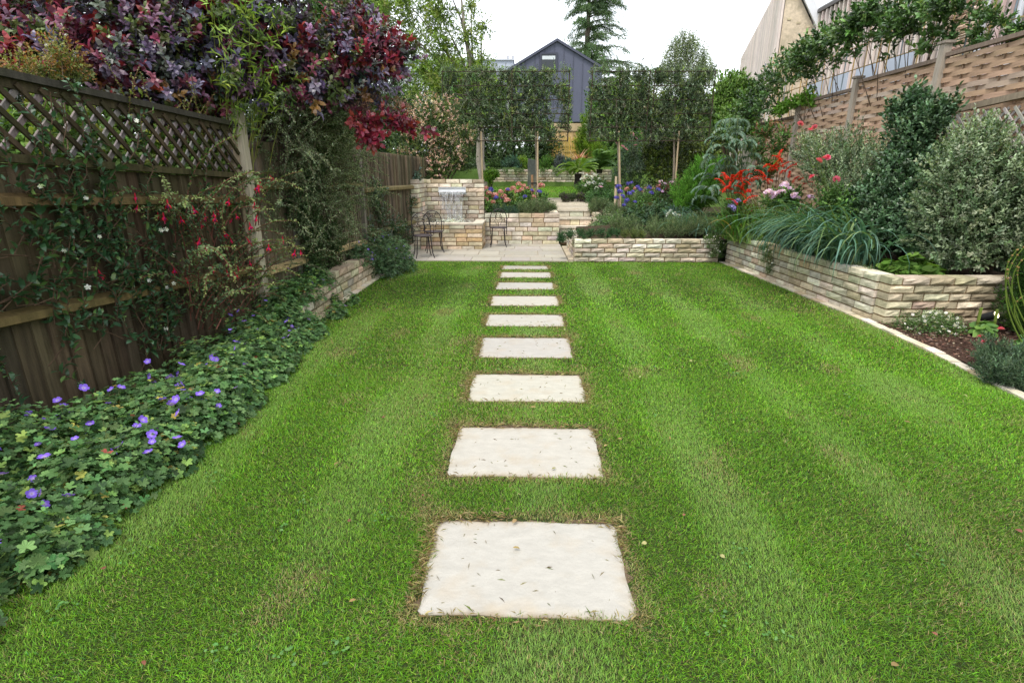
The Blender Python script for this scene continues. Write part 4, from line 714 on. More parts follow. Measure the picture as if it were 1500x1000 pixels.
for b_ in ((-4.3, 6.4, 0), (-4.6, 6.0, 0), (-4.1, 6.9, 0)): limbs(m, b_, cl, .06, (.09, .06, .055), 14, .1, 6)
limbs(m, W(470, 130, 6.4), lo, .012, (.1, .05, .05)); obj('trunk', m, BARK, t, smooth=True)
m = M(); pl = CL((545,155,6.7,.16),(530,170,6.6,.14),(585,160,7.0,.12),(345,45,5.9,.16),(350,20,5.9,.14)); P, D = clumps(pl, 900, .2); leaves(m, P, D, rng.normal(size=P.shape), .05, .004, 'dia', pick([(2, (.42, .26, .20)), (1, (.34, .20, .18))], len(P))); obj('plume', m, MATTE, t)
t = thing('bamboo', 'yellow green bamboo sprays rising through the purple bush behind the pale post', 'bamboo', (-3.5, 6.0, -.03)); m = M(); ms = M()
for (px, py, Y) in ((340,30,5.5),(355,70,5.6),(370,50,5.7),(385,95,5.8),(335,110,5.5),(400,60,5.9),(415,30,6.0),(360,130,5.7),(345,140,5.6),(380,145,5.8),(365,15,5.6),(395,125,5.8),(330,70,5.4),(350,165,5.7),(390,175,6.0),(420,140,6.0),(310,20,5.4)):
    p = W(px, py, Y); b = A([-3.45+rng.normal(0, .12), 6.1+rng.normal(0, .15), 0]); tt = np.linspace(0, 1, 8)[:, None]; q = b*(1-tt)+p*tt; q[:, 2:] += tt*(1-tt)*.9; tube(ms, q, np.linspace(.008, .002, 8), (.28, .30, .07), 4)
    k = 8; shoots(m, p+rng.normal(0, .09, (k, 3)), rng.normal(0, .7, (k, 3))+A([.2, -.3, .1]), 6, .16, .10, .013, 'dia', [(2, (.26, .36, .06)), (2, (.18, .28, .05)), (1, (.10, .18, .04))], ang=.7)
obj('foliage', m, LEAF, t); obj('canes', ms, MATTE, t)
shrub('green_shrub', 'bright green leafy shrub seen through the diamond trellis', 'shrub', A([-4.0, 4.5, -.03]), CL((30,215,4.2,.3),(100,225,4.4,.3),(180,235,4.8,.3),(250,240,5.2,.3),(310,245,5.6,.25),(60,190,4.5,.25),(140,200,4.8,.25),(220,225,5.2,.25),(0,250,4.3,.3),(-60,220,4.0,.35)), 620, 8, .16, .06, .034, 'oval', [(3, (.10, .18, .035)), (2, (.17, .26, .05)), (1, (.05, .09, .02)), (1, (.26, .30, .05))], sr=.02)
shrub('abelia', 'yellow green shrub with orange tinted tips above the trellis top on the far left', 'shrub', A([-3.6, 4.0, -.03]), CL((60,95,4.3,.12),(90,80,4.4,.14),(110,105,4.5,.10),(40,105,4.2,.10),(20,100,4.1,.10),(80,110,4.4,.1)), 110, 10, .14, .028, .014, 'oval', [(3, (.18, .22, .05)), (1, (.30, .16, .05)), (2, (.10, .14, .04))], sr=.012, tip=[(1, (.35, .12, .05))])
t = shrub('conifer', 'dark blue green conifer behind the purple bush at the top left', 'tree', A([-9.5, 8.8, -.03]), np.r_[ell((-9.3, 9.2, 3.3), (2.8, 1.8, 3.2), 40, .8)], 1300, 12, .4, .12, .018, 'dia', [(3, (.018, .035, .025)), (1, (.035, .06, .045))], stem='trunk', sr=.14, sk=12, up=.1)
for k, (c, r, lab) in enumerate([((-3.9, 7.9, 1.5), (.75, 1.3, 1.5), 'dark evergreen just behind the brown fence, under the red leaved bush tips'), ((-6.2, 10.8, 2.6), (1.9, 1.0, 2.5), 'dark evergreen mass behind the middle of the purple bush'), ((-3.9, 11.5, 2.5), (1.2, .9, 2.3), 'dark evergreen behind the arching cotoneaster, left of the pink flowering shrub'), ((-7.3, 8.0, 2.1), (1.6, .9, 2.2), 'low dark evergreen behind the trellis, under the purple bush')]):
    shrub('evergreen_tree', lab, 'tree', A([c[0], c[1], -.03]), ell(c, r, 34, .55), 900, 9, .3, .10, .045, 'oval', [(3, (.022, .045, .015)), (2, (.04, .075, .02)), (1, (.07, .11, .03))], stem='trunk', sr=.1, sk=12)
# ---- pink flowering shrub behind the fountain
t = shrub('abelia', 'big rounded shrub dotted with pinkish white bracts above the fountain wall', 'shrub', A([-2.3, 14.2, .7]), CL((640,190,14.2,.5),(610,215,14.0,.45),(660,225,14.2,.42),(600,245,13.9,.35),(640,245,14.0,.4),(680,235,14.4,.3),(625,165,14.4,.4),(655,165,14.5,.35),(590,190,14,.35),(585,230,13.6,.35),(682,200,14.6,.3),(575,250,13.4,.3),(630,262,13.7,.22),(612,262,13.8,.2)), 1250, 10, .22, .05, .026, 'oval', [(3, (.06, .10, .03)), (2, (.09, .14, .04)), (2, (.035, .06, .02)), (1, (.15, .19, .04))], sr=.04, sk=14)
m = M(); P, D = clumps(CL((640,190,14.0,.52),(612,212,13.8,.46),(660,225,14.0,.42),(640,245,13.8,.4),(625,160,14.2,.42),(655,160,14.3,.36),(680,200,14.4,.3),(600,180,13.8,.35),(590,235,13.5,.3)), 330, .3, pw=.2); shoots(m, P, D, 5, .06, .045, .03, 'dia', [(3, (.50, .34, .28)), (2, (.55, .42, .33)), (1, (.42, .24, .2))], ang=1.2); obj('blossom', m, PETAL, t)
shrub('ivy', 'dark blue green ivy hanging beside the left end of the fountain wall', 'climber', A([-2.75, 12.6, .1]), CL((590,262,12.6,.22),(600,250,13.0,.25),(575,275,12.3,.25),(570,300,12.0,.25),(585,320,12.3,.22),(580,360,11.8,.2),(607,262,12.5,.14)), 330, 8, .14, .055, .04, 'oval', [(3, (.03, .06, .03)), (2, (.06, .11, .08)), (1, (.10, .16, .12))], GLOSS, sr=.012)
# ---- four trees trained flat on square frames
for k, (px0, px1, pxb, pxt, Y, lab) in enumerate([(652, 746, 706, 702, 16.2, 'pleached evergreen tree above the fountain wall, leftmost of the four'), (750, 834, 785, 785, 16.0, 'pleached evergreen tree on a single slim stake in front of the grey gable'), (863, 951, 906, 904, 15.4, 'pleached evergreen tree just right of the steps, beside the purple flowers'), (951, 1046, 983, 992, 15.4, 'pleached evergreen tree with a leaning trunk, rightmost of the four')]):
    zb = upz(0, Y)-.03; t = thing('pleached_tree', lab, 'tree', B(pxb, Y, zb), 'pleached trees on square frames'); a = W(px0, 207, Y); b = W(px1, 106, Y); m = M(); x0, z0, x1, z1 = a[0], a[2], b[0], b[2]
    ns = 2100; P = np.stack([rng.uniform(x0-.06, x1+.06, ns), rng.normal(Y, .11, ns), rng.uniform(z0+.05, z1+.08, ns)], 1)
    dens = nz(P[:, 0]*1.0, P[:, 2]*1.0, 6.0, 60+k); P = P[(dens > -.36+.25*(P[:, 2] < z0+.35)) | (rng.random(ns) < .12)]
    D = rng.normal(0, .55, P.shape)+A([0, 0, .75]); shoots(m, P, D, 11, .20, .066, .028, 'dia', OLV, ang=.85, tip=[(1, (.15, .19, .12))], tipmax=.7, hue=.32)
    k2 = 26; P = np.stack([rng.uniform(x0-.05, x1+.05, k2), rng.normal(Y, .1, k2), rng.uniform(z1, z1+.18, k2)], 1); shoots(m, P, rng.normal(0, .3, P.shape)+A([0, 0, 1]), 12, .28, .055, .018, 'dia', [(1, (.15, .19, .13)), (1, (.09, .13, .07))], ang=.7)
    obj('crown', m, LEAF, t)
    m = M(); tp = B(pxt, Y, z1-.25); bs = B(pxb, Y, zb); q = np.linspace(0, 1, 8)[:, None]; q = bs*(1-q)+tp*q; q[:, 0] += .03*np.sin(np.linspace(0, 6, 8)); tube(m, q, np.linspace(.042, .015, 8), (.24, .20, .15), 7)
    for z in np.linspace(z0+.1, z1-.2, 5):
        c = tp[0]+(bs[0]-tp[0])*(tp[2]-z)/(tp[2]-bs[2])
        for s in (x0+.05, x1-.05): tube(m, [(c, Y, z-.12), (lerp(c, s, .3), Y+.02, z-.02), (lerp(c, s, .65), Y-.02, z+.03), (s, Y, z)], [.016, .012, .009, .005], (.18, .15, .11), 5)
    obj('trunk', m, BARK, t, smooth=True)
    m = M()
    for z in np.linspace(z0, z1, 6): tube(m, [(x0, Y-.13, z), (x1, Y-.13, z)], .013, (.05, .038, .025), 5)
    for x in (x0, x1): tube(m, [(x, Y-.13, z0-.02), (x, Y-.13, z1+.03)], .017, (.055, .04, .027), 5)
    obj('frame', m, WOOD, t)
    m = M(); tube(m, [bs+A([.05, -.07, -.05]), B(pxt, Y-.12, z0+.25)+A([.05, 0, 0])], .023, (.44, .34, .21), 8); obj('stake', m, WOOD, t)
    if k in (1, 2): m = M(); tube(m, [bs+A([-.10, -.02, -.05]), bs+A([-.12, -.02, .85])], .034, (.30, .17, .09) if k == 1 else (.5, .4, .27), 8); box(m, tuple(bs+A([-.16, -.07, .60])), tuple(bs+A([.09, -.05, .64])), (.02, .02, .02)); obj('stake', m, WOOD, t)
# ---- upper garden
t = thing('hydrangea', 'pink mophead hydrangeas with blue agapanthus in the bed above the patio wall', 'flowering plant', A([-.3, 14.1, .68])); m = M()
cl = CL((720,292,14,.2),(745,290,14.2,.2),(770,288,14.3,.22),(795,292,14.3,.16),(735,300,13.8,.18),(760,298,13.9,.18),(715,303,13.6,.16)); P, D = clumps(cl, 210, .5); P[:, 2] = np.maximum(P[:, 2], .74); shoots(m, P, D, 8, .14, .07, .04, 'oval', GRN+[(2, (.17, .24, .05))]); obj('foliage', m, LEAF, t)
pk = [W(*q) for q in ((716,283,13.7),(725,286,13.8),(733,281,13.9),(711,292,13.6),(722,296,13.6),(744,279,14.1),(752,276,14.2),(760,270,14.3),(767,273,14.3),(757,281,14.1),(772,276,14.2),(779,280,14.3),(738,288,13.8),(743,294,13.7),(793,272,14.4),(782,288,14.1),(712,276,13.9),(764,278,14.1))]
ms = M(); stems_to(ms, (-.3, 14.1, .7), pk, .004, GREENSTEM); obj('stems', ms, MATTE, t); flowers('mophead', t, pk, .95, tilt=.3, name='flower_head')
t = thing('agapanthus', 'blue agapanthus heads among the pink hydrangeas above the patio wall', 'flowering plant', A([-.1, 13.9, .68])); pk = [W(*q) for q in ((727,290,13.7),(736,291,13.8),(719,278,13.8),(779,279,14.2),(790,281,14.2),(769,288,14.0),(744,278,14.0))]; m = M(); stems_to(m, (-.1, 13.9, .7), pk, .004, GREENSTEM); straps(m, [A([rng.normal(-.1, .3), rng.normal(13.8, .1), .68]) for _ in range(60)], rng.uniform(0, 6.28, 60), rng.uniform(.7, 1.3, 60), rng.uniform(.25, .45, 60), .018, rng.uniform(.8, 1.8, 60), GRN); obj('leaf_fan', m, LEAF, t); flowers('agapanthus', t, pk, .9, tilt=.3, name='flower_head')
def softmound(name, label, cat, q, ns, pal, L=.035, Wd=.008, nl=10, sl=.12, z0=None, mat=MATTE, up=.9, group=None, **k):
    cl = CL(*q); b = A([cl[:, 0].mean(), cl[:, 1].mean(), (cl[:, 2]-cl[:, 3]).min() if z0 is None else z0]); t = thing(name, label, cat, b, group); m = M(); P, D = clumps(cl, ns, up); P[:, 2] = np.maximum(P[:, 2], b[2]+.02); shoots(m, P, D, nl, sl, L, Wd, 'dia', pal, ang=.8, **k); obj('foliage', m, mat, t)
    m = M(); limbs(m, b, cl, .008, BROWN, 12); obj('stems', m, BARK, t); return t
SAG = [(3, (.15, .20, .105)), (2, (.20, .245, .14)), (2, (.09, .125, .06))]
softmound('lavender', 'grey green lavender cushion on the patio wall left of the steps', 'plant', [(765,304,13.45,.13),(780,302,13.5,.15),(795,301,13.5,.15),(808,303,13.5,.13),(790,306,13.4,.12),(775,308,13.4,.12)], 420, SAG, z0=.70)
softmound('rosemary', 'darker spiky herb spilling over the patio wall below the pink hydrangeas', 'plant', [(738,306,13.4,.10),(746,309,13.36,.11),(754,310,13.36,.10),(727,306,13.45,.08)], 200, BLG+[(2, (.1, .14, .07))], z0=.68)
softmound('lavender', 'rounded grey green cushion right of the top step', 'plant', [(873,300,14.6,.18),(885,300,14.5,.17),(868,305,14.4,.12),(896,306,14.4,.16)], 360, SAG, z0=.70)
softmound('lavender', 'wide grey green cushion in the right bed under the purple flowers', 'plant', [(898,311,13.9,.2),(915,312,13.6,.22),(930,314,13.4,.2),(905,318,13.3,.18)], 460, SAG+[(2, (.06, .10, .03))], z0=.6)
shrub('lime_shrub', 'clipped ball shrub of bright lime green on the left of the upper lawn', 'shrub', W(719, 273, 17.6)*A([1, 1, 0])+A([0, 0, .92]), E(719, 259, 17.6, 13, 12, .3, 14, .14, .3), 420, 8, .09, .04, .022, 'oval', [(3, (.13, .26, .02)), (1, (.19, .32, .03)), (1, (.07, .14, .015))], sr=.015)
t = thing('tree', 'tall slender willowy tree with light green leaves and sky showing through', 'tree', A([-1.75, 18.4, 1.0])); m = M(); cl = CL((560,30,19,.75),(600,60,19,.8),(640,20,18.6,.8),(650,70,18.4,.7),(685,55,18.2,.45),(620,105,19,.7),(700,95,18.0,.5),(668,108,18.2,.55),(590,0,19,.8),(705,40,18,.35),(640,130,18.4,.5),(575,90,19.3,.5),(700,120,18,.4),(640,-40,18.6,.8),(690,10,18.2,.35),(610,135,18.6,.4))
P, D = clumps(cl, 820, -.2, pw=.6); shoots(m, P, D+A([0, 0, -.3]), 11, .40, .10, .042, 'dia', [(3, (.15, .22, .03)), (2, (.20, .28, .05)), (2, (.09, .15, .025)), (1, (.24, .28, .09))], hue=.2); obj('crown', m, LEAF, t)
m = M(); tube(m, [W(706, 285, 18.4), W(708, 262, 18.4), W(703, 235, 18.4), W(704, 200, 18.4), W(699, 150, 18.4), W(690, 100, 18.4), W(680, 40, 18.3), W(676, 0, 18.3)], [.17, .15, .14, .13, .11, .08, .05, .03], (.30, .26, .22), 9); limbs(m, W(700, 160, 18.4), cl, .05, (.16, .14, .11), 14, .05); obj('trunk', m, BARK, t, smooth=True)
for k, (q, pal, lab) in enumerate([([(690,215,26,1.2),(720,225,25.5,1.1),(750,215,26,1.2),(780,210,26,1.0),(700,170,27,1.3),(740,175,27,1.3),(730,240,25,.8),(760,235,25,.8),(690,245,25,.8),(660,200,27,1.4),(630,200,26,1.4),(790,228,25.5,.6),(715,243,24.5,.6),(700,250,24,.6),(745,246,24.5,.55),(775,242,24.5,.6),(800,240,25,.5),(788,205,26,1.0),(800,218,26.3,.8),(770,220,26,.9),(680,255,23,.7),(650,250,22,.8)], DKG, 'dark hedge like evergreen behind the two left pleached trees'),
                                   ([(660,120,25,1.0),(690,135,25,.9),(665,160,25,1.0),(700,115,26,.6),(720,140,26,.7)], LIME, 'light green tree behind the leftmost pleached tree'),
                                   ([(885,165,27,.9),(900,200,26,1.0),(880,200,27,.5),(930,190,26,1.0),(915,225,25,.8),(890,230,25,.7),(955,215,24,.9)], GRN, 'mid green tree behind the right pair of pleached trees'),
                                   ([(960,165,24,.7),(1000,165,24,.75),(1035,170,23,.7),(1000,190,23,.9),(930,150,25,.9),(1050,200,22,.8)], YGR+DKG, 'yellow green tree behind the rightmost pleached tree'),
                                   ([(1072,135,20,.55),(1090,150,20,.5),(1060,160,20,.6),(1095,175,19,.45),(1075,180,19,.5),(1108,160,19,.35)], [(3, (.11, .20, .04)), (1, (.16, .25, .06))], 'small light green tree at the end of the woven fence'),
                                   ([(560,190,24,1.5),(600,170,25,1.4),(520,200,22,1.5),(560,140,26,1.2)], DKG, 'dark tree low behind the pink flowering shrub'),
                                   ([(505,30,21,.9),(480,20,20,.7),(530,20,22,.6),(545,5,22,.6)], GRN, 'distant mid green treetop above the red leaved bush tips')]):
    cl = CL(*q); b = A([cl[:, 0].mean(), cl[:, 1].mean(), 0]); b[2] = upz(0, b[1])-.05; shrub('leafy_tree', lab, 'tree', b, cl, 1100, 9, .4, .14, .07, 'oval', pal, stem='trunk', sr=.09, sk=10)
t = thing('cedar', 'tall conifer with layered drooping branches behind the grey house', 'tree', A([4.4, 56, 4.1])); m = M(); ms = M(); tx = XA(857, 56, 9); tube(ms, [(tx, 56, 4), (tx, 56, 12), (tx+.1, 56, 22)], [.4, .28, .05], (.10, .08, .06), 8); P = []; D = []
for k in range(120):
    z = rng.uniform(8.0, 21); L = (1.3+(21-z)*.42)*rng.uniform(.55, 1.15); a = rng.uniform(0, 6.28); q = arc((tx, 56, z), a, L, .28, .75, 8, .05); tube(ms, q, np.linspace(.07, .015, len(q)), (.10, .08, .06), 4)
    for j in range(2, len(q)):
        n = 12; P.append(q[j]+rng.normal(0, .24, (n, 3))*A([1, 1, .35])+A([0, 0, -.06])); D.append(np.tile(q[j]-q[j-1], (n, 1))*2+rng.normal(0, .35, (n, 3))+A([0, 0, -.35]))
shoots(m, np.concatenate(P), np.concatenate(D), 8, .5, .17, .05, 'dia', [(3, (.085, .145, .06)), (2, (.12, .19, .08)), (1, (.05, .09, .04))], ang=.6); obj('crown', m, LEAF, t); obj('trunk', ms, BARK, t)  # greens lightened in the palette to stand in for distance haze
t = thing('birch', 'distant rounded weeping birch against the white sky', 'tree', A([11.5, 38, 3.0])); m = M(); cl = CL((990,72,38,.7),(1012,66,38,.7),(1000,58,38,.55),(990,85,38,.9),(1018,82,38,.9),(1030,97,38,.8),(980,105,38,.9),(1000,110,38,1.0),(1025,115,38,.9),(1042,110,38,.5),(972,118,38,.7)); P, D = clumps(cl, 620, -.7, pw=.5); shoots(m, P, D*.5+A([0, 0, -.8]), 9, .8, .13, .06, 'dia', [(3, (.17, .21, .11)), (2, (.22, .26, .15)), (1, (.12, .155, .08))]); obj('crown', m, LEAF, t); m = M(); tube(m, [(11.5, 38, 2.8), (11.4, 38, 6), tuple(W(1003, 75, 38))], [.2, .14, .04], (.45, .43, .4), 8); limbs(m, (11.45, 38, 5.5), cl, .06, (.2, .18, .15)); obj('trunk', m, BARK, t)  # distance haze is mixed into these pale leaf colours
# far bed on and above the far wall
for q, pal, lab, nm in [([(742,240,21.9,.22),(752,236,22,.25),(760,243,21.85,.18)], BLG, 'blue green mound on the far wall, left of the slate slab', 'shrub'), ([(766,238,22,.22),(772,243,21.9,.18)], LIME, 'small lime green mound on the far wall touching the slate slab', 'shrub'), ([(795,240,22,.24),(805,236,22.2,.25),(800,244,21.9,.18)], GRN, 'mid green mound on the far wall just right of the slate slab', 'shrub'), ([(818,240,22,.2),(820,233,22.1,.18)], [(2, (.12, .14, .15)), (1, (.08, .09, .11))], 'grey mound on the far wall in front of the bamboo screen', 'shrub'), ([(833,240,21.9,.22),(842,243,21.8,.18)], BLG, 'blue green mound at the right end of the far wall', 'shrub'), ([(722,245,22,.2),(730,247,21.9,.16)], DKG, 'dark low mound at the left end of the far wall', 'shrub')]:
    softmound(nm, lab, 'shrub', q, 130, pal, .06, .03, 8, .14, z0=1.82)
t = thing('trailing_plant', 'green curtain plant trailing in tufts down the face of the far wall', 'plant', A([.4, 21.55, 1.85])); m = M()
for px, py, n in ((741,262,1.0), (756,255,.8), (765,258,.6), (795,258,.8), (797,262,.5), (814,262,1.0), (818,256,.5), (832,252,.4)):
    for r in range(26): p = W(px+rng.normal(0, 2.5), 248, 21.54); P = arc(p, -math.pi/2+rng.normal(0, .3), rng.uniform(.15, .5)*n+.05, .3, 2.2, 6, .1); P[:, 1] = np.minimum(P[:, 1], 21.58); along(m, P, .03, .05, .03, 'oval', [(2, (.07, .12, .03)), (1, (.11, .16, .05))])
for r in range(60): P = arc((rng.uniform(-1.5, 3.2), 21.62, 1.88), rng.uniform(-2.6, -.5), .2, .3, 1.4, 4, .1); along(m, P, .03, .05, .03, 'oval', [(2, (.07, .12, .03)), (1, (.11, .16, .05))])
obj('foliage', m, LEAF, t)
def strapplant(name, label, cat, base, n, l0, l1, wd, pal, e0=.6, e1=1.4, d0=.6, d1=1.8, spread=.06, az=None):
    t = thing(name, label, cat, base); m = M(); straps(m, A(base)+rng.normal(0, spread, (n, 3))*A([1, 1, 0]), rng.uniform(0, 6.28, n) if az is None else rng.normal(az[0], az[1], n), rng.uniform(e0, e1, n), rng.uniform(l0, l1, n), wd, rng.uniform(d0, d1, n), pal, 9); obj('leaf_fan', m, LEAF, t); return t
strapplant('phormium', 'pink and bronze sword leaved plant in front of the far timber fence', 'plant', W(847, 244, 22.6), 44, .5, 1.0, .05, [(2, (.42, .2, .13)), (1, (.34, .12, .09)), (1, (.4, .3, .15))], .7, 1.4, .5, 1.3)
def fern(name, label, base, n, L, pal, trunk=0):
    t = thing(name, label, 'palm', base); m = M(); ms = M(); top = A(base)+A([0, 0, trunk])
    for k in range(n):
        P = arc(top, k*2.4+rng.normal(0, .2), L*rng.uniform(.7, 1.1), rng.uniform(.5, 1.3), rng.uniform(1.0, 1.9), 10, .04); tube(ms, P, np.linspace(.010, .003, len(P)), (.16, .2, .05), 4); Q = np.repeat(np.stack([np.interp(np.linspace(.8, 10, 30), np.arange(11), P[:, i]) for i in range(3)], 1), 2, 0); d0 = unit(np.repeat(np.gradient(Q[::2], axis=0), 2, 0)); s = unit(np.cross(d0, A([0, 0, 1.0])))*np.tile([1, -1], 30)[:, None]
        leaves(m, Q, s+d0*.6+A([0, 0, -.15]), np.tile(A([0, 0, 1.0]), (60, 1)), L*.24*np.repeat(np.sin(np.linspace(.35, 3.0, 30)), 2), L*.055, 'dia', pick(pal, 60, .12))
    obj('frond_crown', m, LEAF, t); obj('frond_rib', ms, MATTE, t)
    if trunk: m = M(); lathe(m, base, [(.10, -.05), (.12, .1), (.10, trunk*.6), (.12, trunk)], (.05, .04, .035), 12); obj('trunk', m, BARK, t)
fern('tree_fern', 'small tree fern with a short dark trunk at the right end of the upper lawn', W(846, 274, 17.8), 13, .85, LIME, .42)
fern('palm', 'pale green feathery palm beyond the tree fern, under the pleached tree', W(878, 252, 20.5), 16, 1.3, [(3, (.14, .24, .09)), (1, (.2, .3, .12))], .1)
shrub('conifer', 'narrow yellow green conifer beside the far timber fence', 'shrub', W(858, 232, 25), CL((855,205,25,.4),(860,190,25,.35),(852,215,25,.35),(866,215,24.5,.4),(858,175,25,.25),(875,225,24,.4)), 500, 9, .25, .09, .025, 'dia', [(3, (.15, .24, .02)), (2, (.09, .16, .02))], up=1.2, stem='trunk', sr=.04)
for px, py, pal, lab in ((826, 289, [(2, (.05, .06, .03)), (1, (.06, .035, .045)), (1, (.09, .11, .05))], 'dark purple green clipped cushion by the upper path, first in its row'), (838, 288, [(2, (.05, .075, .03)), (1, (.08, .10, .05))], 'dark green clipped cushion by the upper path, middle of its row'), (851, 290, [(2, (.06, .05, .05)), (2, (.12, .16, .05)), (1, (.05, .03, .045))], 'mottled purple and lime cushion by the upper path, last in its row')):
    b = W(px, py, 16.2); b[2] = upz(0, 16.2); shrub('clipped_shrub', lab, 'shrub', b, ell(b+A([0, 0, .17]), (.17, .17, .17), 9, .08, .3), 190, 8, .06, .03, .017, 'oval', pal, sr=.008, group='clipped cushions by the upper path')
def flowering(name, label, q, ns, pal, key, pos, s=1.0, L=.06, Wd=.025, tpl='oval', nl=8, sl=.16, z0=None, up=.7, mat=LEAF, cat='flowering plant', sr=.006, fn='flower', stemc=GREENSTEM, tilt=.4, **k):
    cl = CL(*q); b = A([cl[:, 0].mean(), cl[:, 1].mean(), (cl[:, 2]-cl[:, 3]).min() if z0 is None else z0]); t = thing(name, label, cat, b); m = M(); P, D = clumps(cl, ns, up); P[:, 2] = np.maximum(P[:, 2], b[2]+.03); shoots(m, P, D, nl, sl, L, Wd, tpl, pal, **k); obj('foliage', m, mat, t)
    pos = [W(*p) for p in pos]; m = M(); limbs(m, b, cl, sr, stemc, 10); stems_to(m, b+A([0, 0, .05]), pos, sr*.6, stemc); obj('stems', m, MATTE, t); flowers(key, t, pos, s, tilt=tilt, name=fn); return t
flowering('phlox', 'white and lilac flower clump beyond the dark clipped cushions', [(862,272,16.8,.25),(875,272,16.8,.25),(850,276,16.5,.18),(885,280,16.4,.25)], 230, GRN, 'white-cluster', [(852,262,16.6),(858,258,16.7),(866,260,16.7),(872,256,16.8),(878,262,16.7),(862,268,16.5),(870,268,16.6),(880,270,16.5),(856,272,16.4),(874,276,16.4)], 1.4, z0=.85, fn='flower_head')
flowering('geranium', 'low mid green plant with one magenta flower right of the clipped cushions', [(868,290,15.9,.18),(880,288,15.9,.2),(892,290,15.7,.18)], 240, [(2, (.06, .14, .04)), (1, (.1, .2, .06))], 'pink-mallow', [(880,274,15.8)], 1.3, z0=.8)
shrub('laurel', 'yellow green glossy shrub behind the leaning trunk of the right pleached tree', 'shrub', A([4.1, 16.4, .8]), CL((965,215,16.2,.4),(955,240,16.1,.35),(985,205,16.4,.4),(985,245,16.3,.4),(965,265,16,.3),(1010,215,16.8,.4),(1015,245,16.8,.4),(1035,225,17,.35),(950,220,16.2,.25)), 720, 8, .17, .075, .04, 'oval', [(3, (.13, .18, .025)), (2, (.18, .23, .05)), (3, (.05, .08, .02)), (1, (.03, .05, .012))], GLOSS, sr=.025)
shrub('grey_shrub', 'loose bluish green shrub behind the stake of the third pleached tree', 'shrub', A([3.1, 16.5, .8]), CL((925,220,16.6,.35),(915,240,16.4,.3),(935,245,16.3,.35),(920,265,16.2,.3),(940,270,16.2,.25),(905,255,16.4,.25)), 420, 8, .16, .05, .022, 'oval', [(3, (.07, .12, .07)), (2, (.11, .16, .11)), (1, (.04, .07, .03))], sr=.015)
flowering('mallow', 'tall pink flowered plant between the third and fourth pleached trunks', [(928,225,15.9,.12),(935,245,15.8,.14),(922,250,15.8,.1)], 60, GRY, 'pink-mallow', [(932,203,15.8),(931,213,15.8),(940,196,15.9),(912,215,15.7),(917,219,15.6),(904,210,15.6),(925,196,15.8),(928,199,15.9)], 1.25, z0=.8, sr=.008)
# ---- right hand bed, back to front
def leafblob(name, label, cat, q, ns, L, Wd, pal, base, tpl='oval', mat=None, nl=8, sl=.15, **k):
    return shrub(name, label, cat, A(base), CL(*q), ns, nl, sl, L, Wd, tpl, pal, mat, **k)
t = flowering('agapanthus', 'violet blue agapanthus drift in the bed right of the steps', [(930,295,13.8,.2),(945,295,13.9,.2),(955,290,14.1,.2),(935,305,13.6,.18)], 90, GRN, 'agapanthus', [(906,274,14),(908,281,13.9),(912,288,13.8),(922,284,13.8),(927,281,13.8),(918,294,13.6),(930,296,13.6),(934,275,14.2),(938,278,14.1),(951,275,14.3),(954,283,14.0),(920,269,14.3),(925,268,14.3),(964,278,14.2),(903,290,13.8),(914,301,13.5)], .95, z0=.66, fn='flower_head')
b = A(t.location); m = M(); straps(m, b+rng.normal(0, .28, (110, 3))*A([1, .6, 0]), rng.uniform(0, 6.28, 110), rng.uniform(.7, 1.4, 110), rng.uniform(.3, .55, 110), .02, rng.uniform(.8, 1.8, 110), [(2, (.06, .13, .05)), (1, (.1, .17, .07))]); obj('leaf_fan', m, LEAF, t)
strapplant('fountain_grass', 'purple and buff arching grass behind the blue flowers', 'grass', B(953, 13.9, .68), 260, .35, .65, .012, [(2, (.22, .12, .14)), (2, (.32, .22, .13)), (1, (.14, .13, .07))], .6, 1.4, .8, 2.0, .12)
flowering('sedum', 'flat pinkish brown seed heads between the blue flowers', [(938,287,14.3,.14),(950,282,14.4,.14)], 60, SAG, 'mophead', [(918,277,14.5),(931,276,14.5),(946,276,14.5),(956,278,14.4),(965,273,14.6),(940,281,14.3)], .8, z0=.68, fn='flower_head')
flowering('rose', 'rose bush with pale pink blooms at the foot of the leaning trunk', [(978,275,14.8,.2),(970,280,14.6,.2),(985,285,14.5,.2)], 110, DKG+[(2, (.16, .05, .05))], 'phlox', [(968,267,14.7),(974,270,14.7),(971,281,14.5),(984,268,14.9)], .9, z0=.7, fn='flower_head')
t = leafblob('euphorbia', 'bright green bushy plant of whorled narrow leaves', 'plant', [(1020,265,12.6,.3),(1000,280,12.4,.26),(1030,250,12.7,.28),(1045,265,12.5,.25),(1015,295,12.2,.26),(1035,285,12.3,.28),(1050,245,12.8,.2),(1000,300,12.2,.2)], 420, .085, .016, [(3, (.11, .25, .04)), (2, (.15, .31, .06)), (1, (.06, .14, .025))], B(1022, 12.4, .62), 'dia', MATTE, 14, .2, up=1.4, stemc=GREENSTEM, sr=.012)
t = thing('melianthus', 'tall grey green plant with drooping feather shaped leaves', 'plant', B(1078, 11.6, .6)); m = M(); ms = M()
